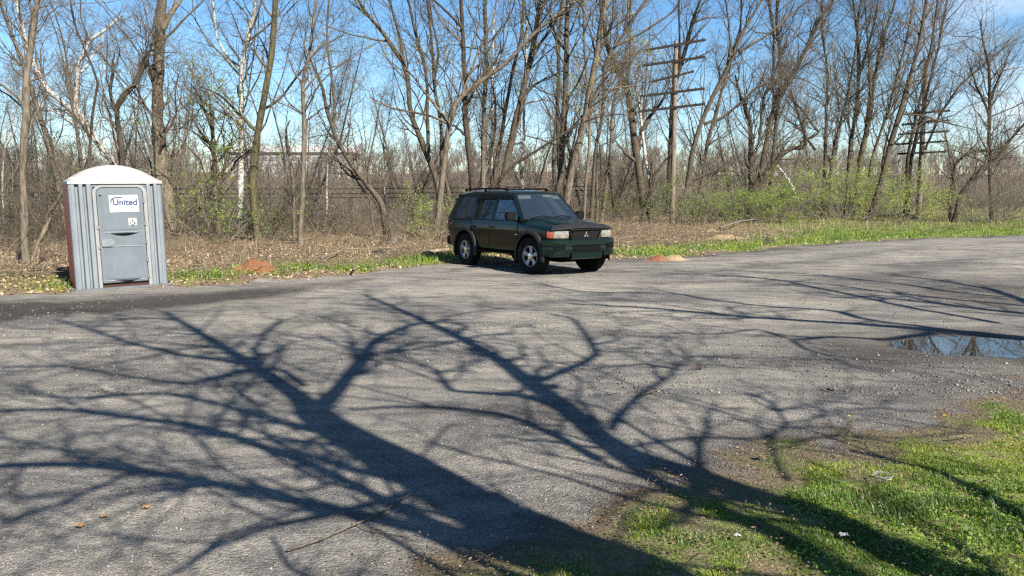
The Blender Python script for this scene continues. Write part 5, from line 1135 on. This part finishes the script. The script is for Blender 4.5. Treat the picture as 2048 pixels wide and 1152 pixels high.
for k, (y0, ym, y1, lb) in enumerate([(374, 378, 372, 'highest of the three dark cables sagging through the brush'), (382, 388, 380, 'middle one of the three dark cables sagging through the brush'), (392, 396, 391, 'lowest of the three dark cables sagging through the brush')]):
    m = MB(); pts = []
    for t in np.linspace(0, 1, 21):
        p = D(-150+1350*t, y0+(y1-y0)*t+(ym-(y0+y1)/2)*4*t*(1-t), 41+k*.8); pts.append(p)
    m.tube(pts, .022, 5); o = m.build('cable', 'dark_gap'); tag(o, lb, 'cable', 'cables through the brush')

# ------------------------------------------------------------------ flat-roofed building across the valley
simple('roof_white', (.72, .74, .76), .6); simple('facade', (.62, .62, .62), .7); simple('facade_glass', (.22, .23, .25), .4)
def far_building():
    Y = 245; a, b = D(455, 303, Y), D(705, 303, Y); w_ = b[0]-a[0]; cx = (a[0]+b[0])/2; zt = a[2]; g = hz(cx, Y)-1
    r = empty('warehouse', (cx, Y, g), label='long flat building with a white roof edge far across the valley', cat='building')
    m = MB(); m.box((0, 8, (zt-g)/2), (w_-1, 16, zt-g)); m.build('wall', 'facade', r)
    m = MB(); m.box((0, 8, zt-g+.6), (w_+1.5, 18, 1.9)); m.build('roof', 'roof_white', r, bev=.1)
    for k in range(12):
        m = MB(); m.box((-w_/2+w_*(k+.5)/12, -.05, zt-g-2.2), (w_/18, .1, 1.2)); m.build('window', 'facade_glass', r)
far_building()

# ------------------------------------------------------------------ mounds, stumps, branches and small debris
def soil(name, a, b_, c):
    b = NB(name); n = b.noise(9, 7, .7); n2 = b.noise(45, 5, .7); col = b.ramp(n, [(.3, a), (.6, b_), (.8, c)]); b.set('Base Color', b.mix(b.math('MULTIPLY', n2, .5), col, a)); b.set('Roughness', .95); b.bump(n2, .8, .03); MT[name] = b.m
soil('red_soil', (.16, .065, .030), (.33, .135, .06), (.42, .21, .11)); soil('tan_soil', (.26, .19, .10), (.46, .35, .20), (.55, .44, .28)); soil('rock', (.22, .20, .18), (.40, .37, .33), (.52, .50, .46)); soil('pale_rock', (.42, .40, .37), (.56, .54, .50), (.66, .64, .60)); soil('char', (.018, .015, .012), (.06, .045, .032), (.13, .10, .07))
def mound(name, label, cat, px, py, wpx, hpx, mat, seed, dy=.6, rough=.28):
    c = G(px, py, .12); c[2] = hz(c[0], c[1])-.03; Y = c[1]; r = wpx/2/F*Y; h = hpx/F*Y; rng = np.random.default_rng(seed); m = MB(); rows = []
    for i in np.linspace(0, 1, 22):
        row = []
        for a in np.linspace(0, 2*math.pi, 56, endpoint=False):
            k = 1+rough*1.3*(vnoise(np.cos(a)*1.3+seed, np.sin(a)*1.3+i, 1.5)-.5); x = r*i*math.cos(a)*k; y = r*dy*i*math.sin(a)*k
            z = h*((1-i)**1.15)*(1+rough*(float(vnoise(x*3/r+seed, y*3/r, 1.7))-.5)*2)+rough*h*.35*(float(vnoise(x*9/r+seed, y*9/r, 1.2))-.5)+rng.normal()*h*.035
            row.append((x, y, z if i < .99 else -.06))
        rows.append(row)
    m.grid(rows, True); o = m.build(name, mat, smooth=True, auto=60); o.location = tuple(c); tag(o, label, cat); return o
mound('dirt_mound', 'rust red dirt heap on the leaf litter right of the toilet', 'dirt mound', 512, 536, 118, 30, 'red_soil', 3)
mound('dirt_mound', 'low reddish dirt spill at the gravel edge right of the car', 'dirt mound', 1316, 512, 62, 14, 'red_soil', 5)
mound('dirt_mound', 'tan sandy dirt spill touching the red one right of the car', 'dirt mound', 1350, 511, 66, 15, 'tan_soil', 6)
mound('dirt_mound', 'tan sandy hump in the leaf bank behind the two dirt spills', 'dirt mound', 1424, 470, 46, 9, 'tan_soil', 7)
mound('ash_heap', 'small blackened ash heap on green weeds left of the car', 'ash heap', 757, 505, 58, 14, 'char', 8)
mound('root_clump', 'dark muddy root clump on the grass right of centre', 'root clump', 1535, 484, 46, 13, 'char', 9, .6, .6)
mound('leaf_heap', 'low heap of pale dead leaves behind the dark root clump', 'leaf heap', 1450, 476, 90, 10, 'tan_soil', 10, .5)
mound('rock', 'pale flat rock in the grass beside the sandy spill', 'rock', 1398, 492, 26, 7, 'pale_rock', 11, .6, .5)
mound('rock', 'second pale rock just left of the flat one', 'rock', 1380, 498, 20, 5, 'pale_rock', 12, .6, .5)
mound('rock', 'small pale rock on the grass far right of the root clump', 'rock', 1612, 482, 12, 5, 'pale_rock', 13, .6, .5)
mound('rock', 'tan boulder on the verge behind the rear wheel of the car', 'rock', 872, 505, 54, 11, 'tan_soil', 14, .5, .5)
mound('stone', 'pale fist sized stone at the grass edge near the bottom', 'stone', 1384, 968, 21, 9, 'pale_rock', 15, .8, .5)
mound('stone', 'small pale stone above the larger one at the grass edge', 'stone', 1366, 950, 9, 4, 'pale_rock', 16, .8, .5)
mound('stone', 'lone pale pebble on open gravel left of the puddle', 'stone', 1724, 754, 9, 5, 'pale_rock', 17, .8, .5)
def branch(name, label, cat, pts, w0, w1, mat, seed, kids=0, lift=.02, z=0, kL=.3):
    rng = np.random.default_rng(seed); P = []
    for px, py in pts: g = G(px, py, z+lift); g[2] = hz(g[0], g[1])+lift+.015*rng.random(); P.append(g)
    Yr = P[0][1]; p, r = resample(P, np.linspace(w0, w1, len(P))/2*Yr/F, 16); parts = [tubes(p[None], r[None], 6)]
    if kids:
        A, Ra = spawn(p[None], r[None], kids, kL, .7, 6, 0, .2, .6, .0018, .2, .95, .3, rng, .4); A[:, :, 2] = np.maximum(A[:, :, 2], hgt(A[:, :, 0], A[:, :, 1])+.004); parts.append(tubes(A, Ra, 4))
    V, q = merge(parts); b = P[0]; o = mesh_np(name, V, 4, q, MT[mat], smooth=True, loc=b); tag(o, label, cat); return o
branch('fallen_branch', 'long thin brown fallen branch lying across the gravel and trunk shadow', 'branch', [(574, 1104), (640, 1085), (700, 1058), (760, 1035), (800, 1010), (830, 990), (860, 972), (900, 966), (965, 958)], 5, 2, 'twig_brown', 801, 3, .012)
branch('fallen_branch', 'thin forked twig beside the lower end of the long branch', 'branch', [(708, 1052), (735, 1066), (780, 1072), (820, 1078)], 3, 1.6, 'twig_brown', 802, 3, .008, 0, .15)
branch('fallen_branch', 'short crooked twig at the tip of a branch shadow mid lot', 'branch', [(1275, 795), (1295, 790), (1315, 784)], 5, 3, 'twig_tan', 803, 2, .015, 0, .1)
branch('fallen_branch', 'single dark short stick on open gravel right of centre', 'branch', [(1655, 782), (1662, 784), (1670, 785)], 5, 4, 'bark_dark', 804, 0, .01)
branch('fallen_branch', 'pale long branch lying on the leaf litter left of the car', 'branch', [(640, 500), (690, 492), (740, 488), (800, 486)], 5, 3, 'twig_tan', 805, 5, .12, .2, .6)
branch('fallen_branch', 'short upright forked stick at the gravel edge left of the car', 'branch', [(706, 542), (712, 530), (720, 522)], 5, 3, 'twig_tan', 806, 3, .1, 0, .3)
branch('fallen_branch', 'grey branch lying in front of the bright green bush', 'branch', [(1440, 446), (1480, 440), (1520, 436), (1560, 438)], 4, 2, 'twig_grey', 808, 5, .2, .4, .9)
branch('fallen_branch', 'thin curved twig lying in the near grass right of the plastic ring', 'branch', [(1895, 886), (1920, 884), (1945, 880)], 4, 2.5, 'twig_tan', 809, 0, .02)
branch('log', 'yellowish log lying on the verge behind the car rear wheel', 'log', [(845, 500), (870, 497), (897, 494)], 9, 7, 'log_wood', 810, 0, .12, .1)
def stump(label, px, py, Y, w_, h, seed, mat='log_wood'):
    c = D(px, py, Y); b = Vector((c[0], c[1], hz(c[0], c[1])-.05)); r = empty('stump', tuple(b), label=label, cat='stump'); rng = np.random.default_rng(seed); m = MB(); rows = []
    for z, k in ((0, 1.35), (.12, 1.1), (h*.7, .95), (h, .9)):
        rows.append([(w_*k*math.cos(a)*(1+.12*math.sin(3*a+seed)), w_*k*math.sin(a), z+(.10*math.cos(a+seed) if z == h else 0)) for a in np.linspace(0, 6.283, 18, endpoint=False)])
    m.grid(rows, True); m.build('trunk', 'bark_brown', r, smooth=True, auto=50); t = MB(); t.add([(x, y, z+.002) for x, y, z in rows[-1]], [tuple(range(18))]); t.build('cut_face', mat, r)
stump('pale cut stump end on the verge left of the car', 786, 478, 23.5, .17, .30, 2)
stump('short dark broken stump beside the ash heap', 770, 486, 23, .12, .16, 3, 'bark_dark')
# bits in the near grass
def ring_tube():
    g = G(1762, 974); g[2] = hz(g[0], g[1])+.03; m = MB(); m.tube([(g[0]+.046*math.cos(a), g[1]+.046*math.sin(a), g[2]+.006*math.sin(2*a)) for a in np.linspace(0, 6.283, 30)], .0022, 6, False); m.tube([(g[0]+.01+.045*math.cos(a), g[1]+.047*math.sin(a), g[2]+.008) for a in np.linspace(0, 6.283, 30)], .0022, 6, False)
    o = m.build('plastic_ring', 'pale_rock', smooth=True); tag(o, 'translucent white plastic ring lying in the near grass', 'plastic ring')
ring_tube()
def scrap(label, px, py, s, mat, seed, name='paper_scrap', cat='paper scrap', zz=.03):
    g = G(px, py, .02); z0 = hz(g[0], g[1])+zz; rng = np.random.default_rng(seed); rows = []
    for i in range(6):
        rows.append([(g[0]+s*(i/5-.5)*(1+.2*rng.random()), g[1]+s*.8*(j/5-.5)+.01*rng.random()*s*10, z0+s*.35*rng.random()) for j in range(6)])
    m = MB(); m.grid(rows); o = m.build(name, mat, smooth=True); tag(o, label, cat); return o
scrap('crumpled white paper scrap in the grass near the bottom edge', 1687, 1100, .034, 'sign_white', 1)
scrap('grey crumpled leaf in the shaded grass left of the paper scrap', 1475, 1098, .03, 'pale_rock', 2, 'dead_leaf', 'leaf')
simple('orange_leaf', (.42, .22, .08), .7, 0, .25, 40); simple('brown_leaf', (.16, .085, .045), .8, 0, .3, 40)
scrap('curled orange dead leaf on the gravel at lower left', 292, 1014, .032, 'orange_leaf', 3, 'dead_leaf', 'leaf', .008)
scrap('flat orange dead leaf left of the curled one', 160, 1050, .035, 'orange_leaf', 4, 'dead_leaf', 'leaf', .008)
scrap('small tan dead leaf between the two orange ones', 208, 1032, .028, 'orange_leaf', 5, 'dead_leaf', 'leaf', .008)
scrap('dark brown curled leaf alone in the middle of the lot', 1402, 738, .055, 'brown_leaf', 6, 'dead_leaf', 'leaf', .01)
scrap('brown leaf at the gravel edge left of the plastic ring', 1520, 915, .05, 'brown_leaf', 7, 'dead_leaf', 'leaf', .015)
simple('petal_yellow', (.75, .52, .02), .6, 0, .1, 60)
def dandelion(px, py, label):
    g = G(px, py, .05); z0 = hz(g[0], g[1]); r = empty('dandelion', (g[0], g[1], z0), label=label, cat='flower', group='dandelions in the near grass')
    m = MB(); m.tube([(0, 0, 0), (.003, 0, .03), (0, .004, .055)], .0018, 5); m.build('stem', 'leaf_green', r); m = MB()
    for k in range(22):
        a = k*2.4; t = .25+.75*k/22; d = Vector((math.cos(a)*t, math.sin(a)*t, .55)); m.add([(0, .004, .055), tuple(Vector((0, .004, .056))+d*.012+Vector((-d.y, d.x, 0))*.003), tuple(Vector((0, .004, .056))+d*.018), tuple(Vector((0, .004, .056))+d*.012-Vector((-d.y, d.x, 0))*.003)], [(0, 1, 2, 3)])
    m.build('petals', 'petal_yellow', r)
dandelion(2010, 806, 'yellow dandelion nearest the right edge of the grass'); dandelion(1890, 838, 'lone yellow dandelion at the gravel edge of the grass'); dandelion(1700, 838, 'tiny yellow dandelion out on the gravel')

# ------------------------------------------------------------------ overall reflectance of the painted colours
KEEP = {'clear_glass': 1, 'dark_glass': 1, 'water': 1, 'dark_gap': 1, 'rubber': .4, 'arm_wood': .22, 'black_plastic': .22, 'flare_plastic': .42, 'interior_grey': .5, 'lamp_lens': .62, 'pole_wood': .52, 'chrome': 1, 'rim_silver': .7, 'green_paint': .55, 'bumper_paint': .17, 'terrain': .66, 'white_plastic': .40, 'sign_white': .42,
        'bark_white': .85, 'bark_pale': .58, 'grass_blade': .60, 'leaf_green': .62, 'leaf_pale': .62, 'leaf_yellow': .62, 'grey_plastic': .60, 'door_plastic': .52, 'frame_plastic': .42, 'red_plastic': 1.0}
for nm, m in MT.items():
    k = KEEP.get(nm, .41 if nm.startswith('bark') else .47 if nm.startswith('twig') else .60)
    if k == 1: continue
    t = m.node_tree
    for nd in list(t.nodes):
        if nd.type not in ('BSDF_PRINCIPLED', 'BSDF_TRANSLUCENT'): continue
        i = nd.inputs[0]
        if i.is_linked:
            src = i.links[0].from_socket; mx = t.nodes.new('ShaderNodeMix'); mx.data_type = 'RGBA'; mx.blend_type = 'MULTIPLY'; mx.inputs['Factor'].default_value = 1
            mx.inputs['B'].default_value = (k, k, k, 1); t.links.new(src, mx.inputs['A']); t.links.new(mx.outputs['Result'], i)
        else:
            c = i.default_value; i.default_value = (c[0]*k, c[1]*k, c[2]*k, 1)
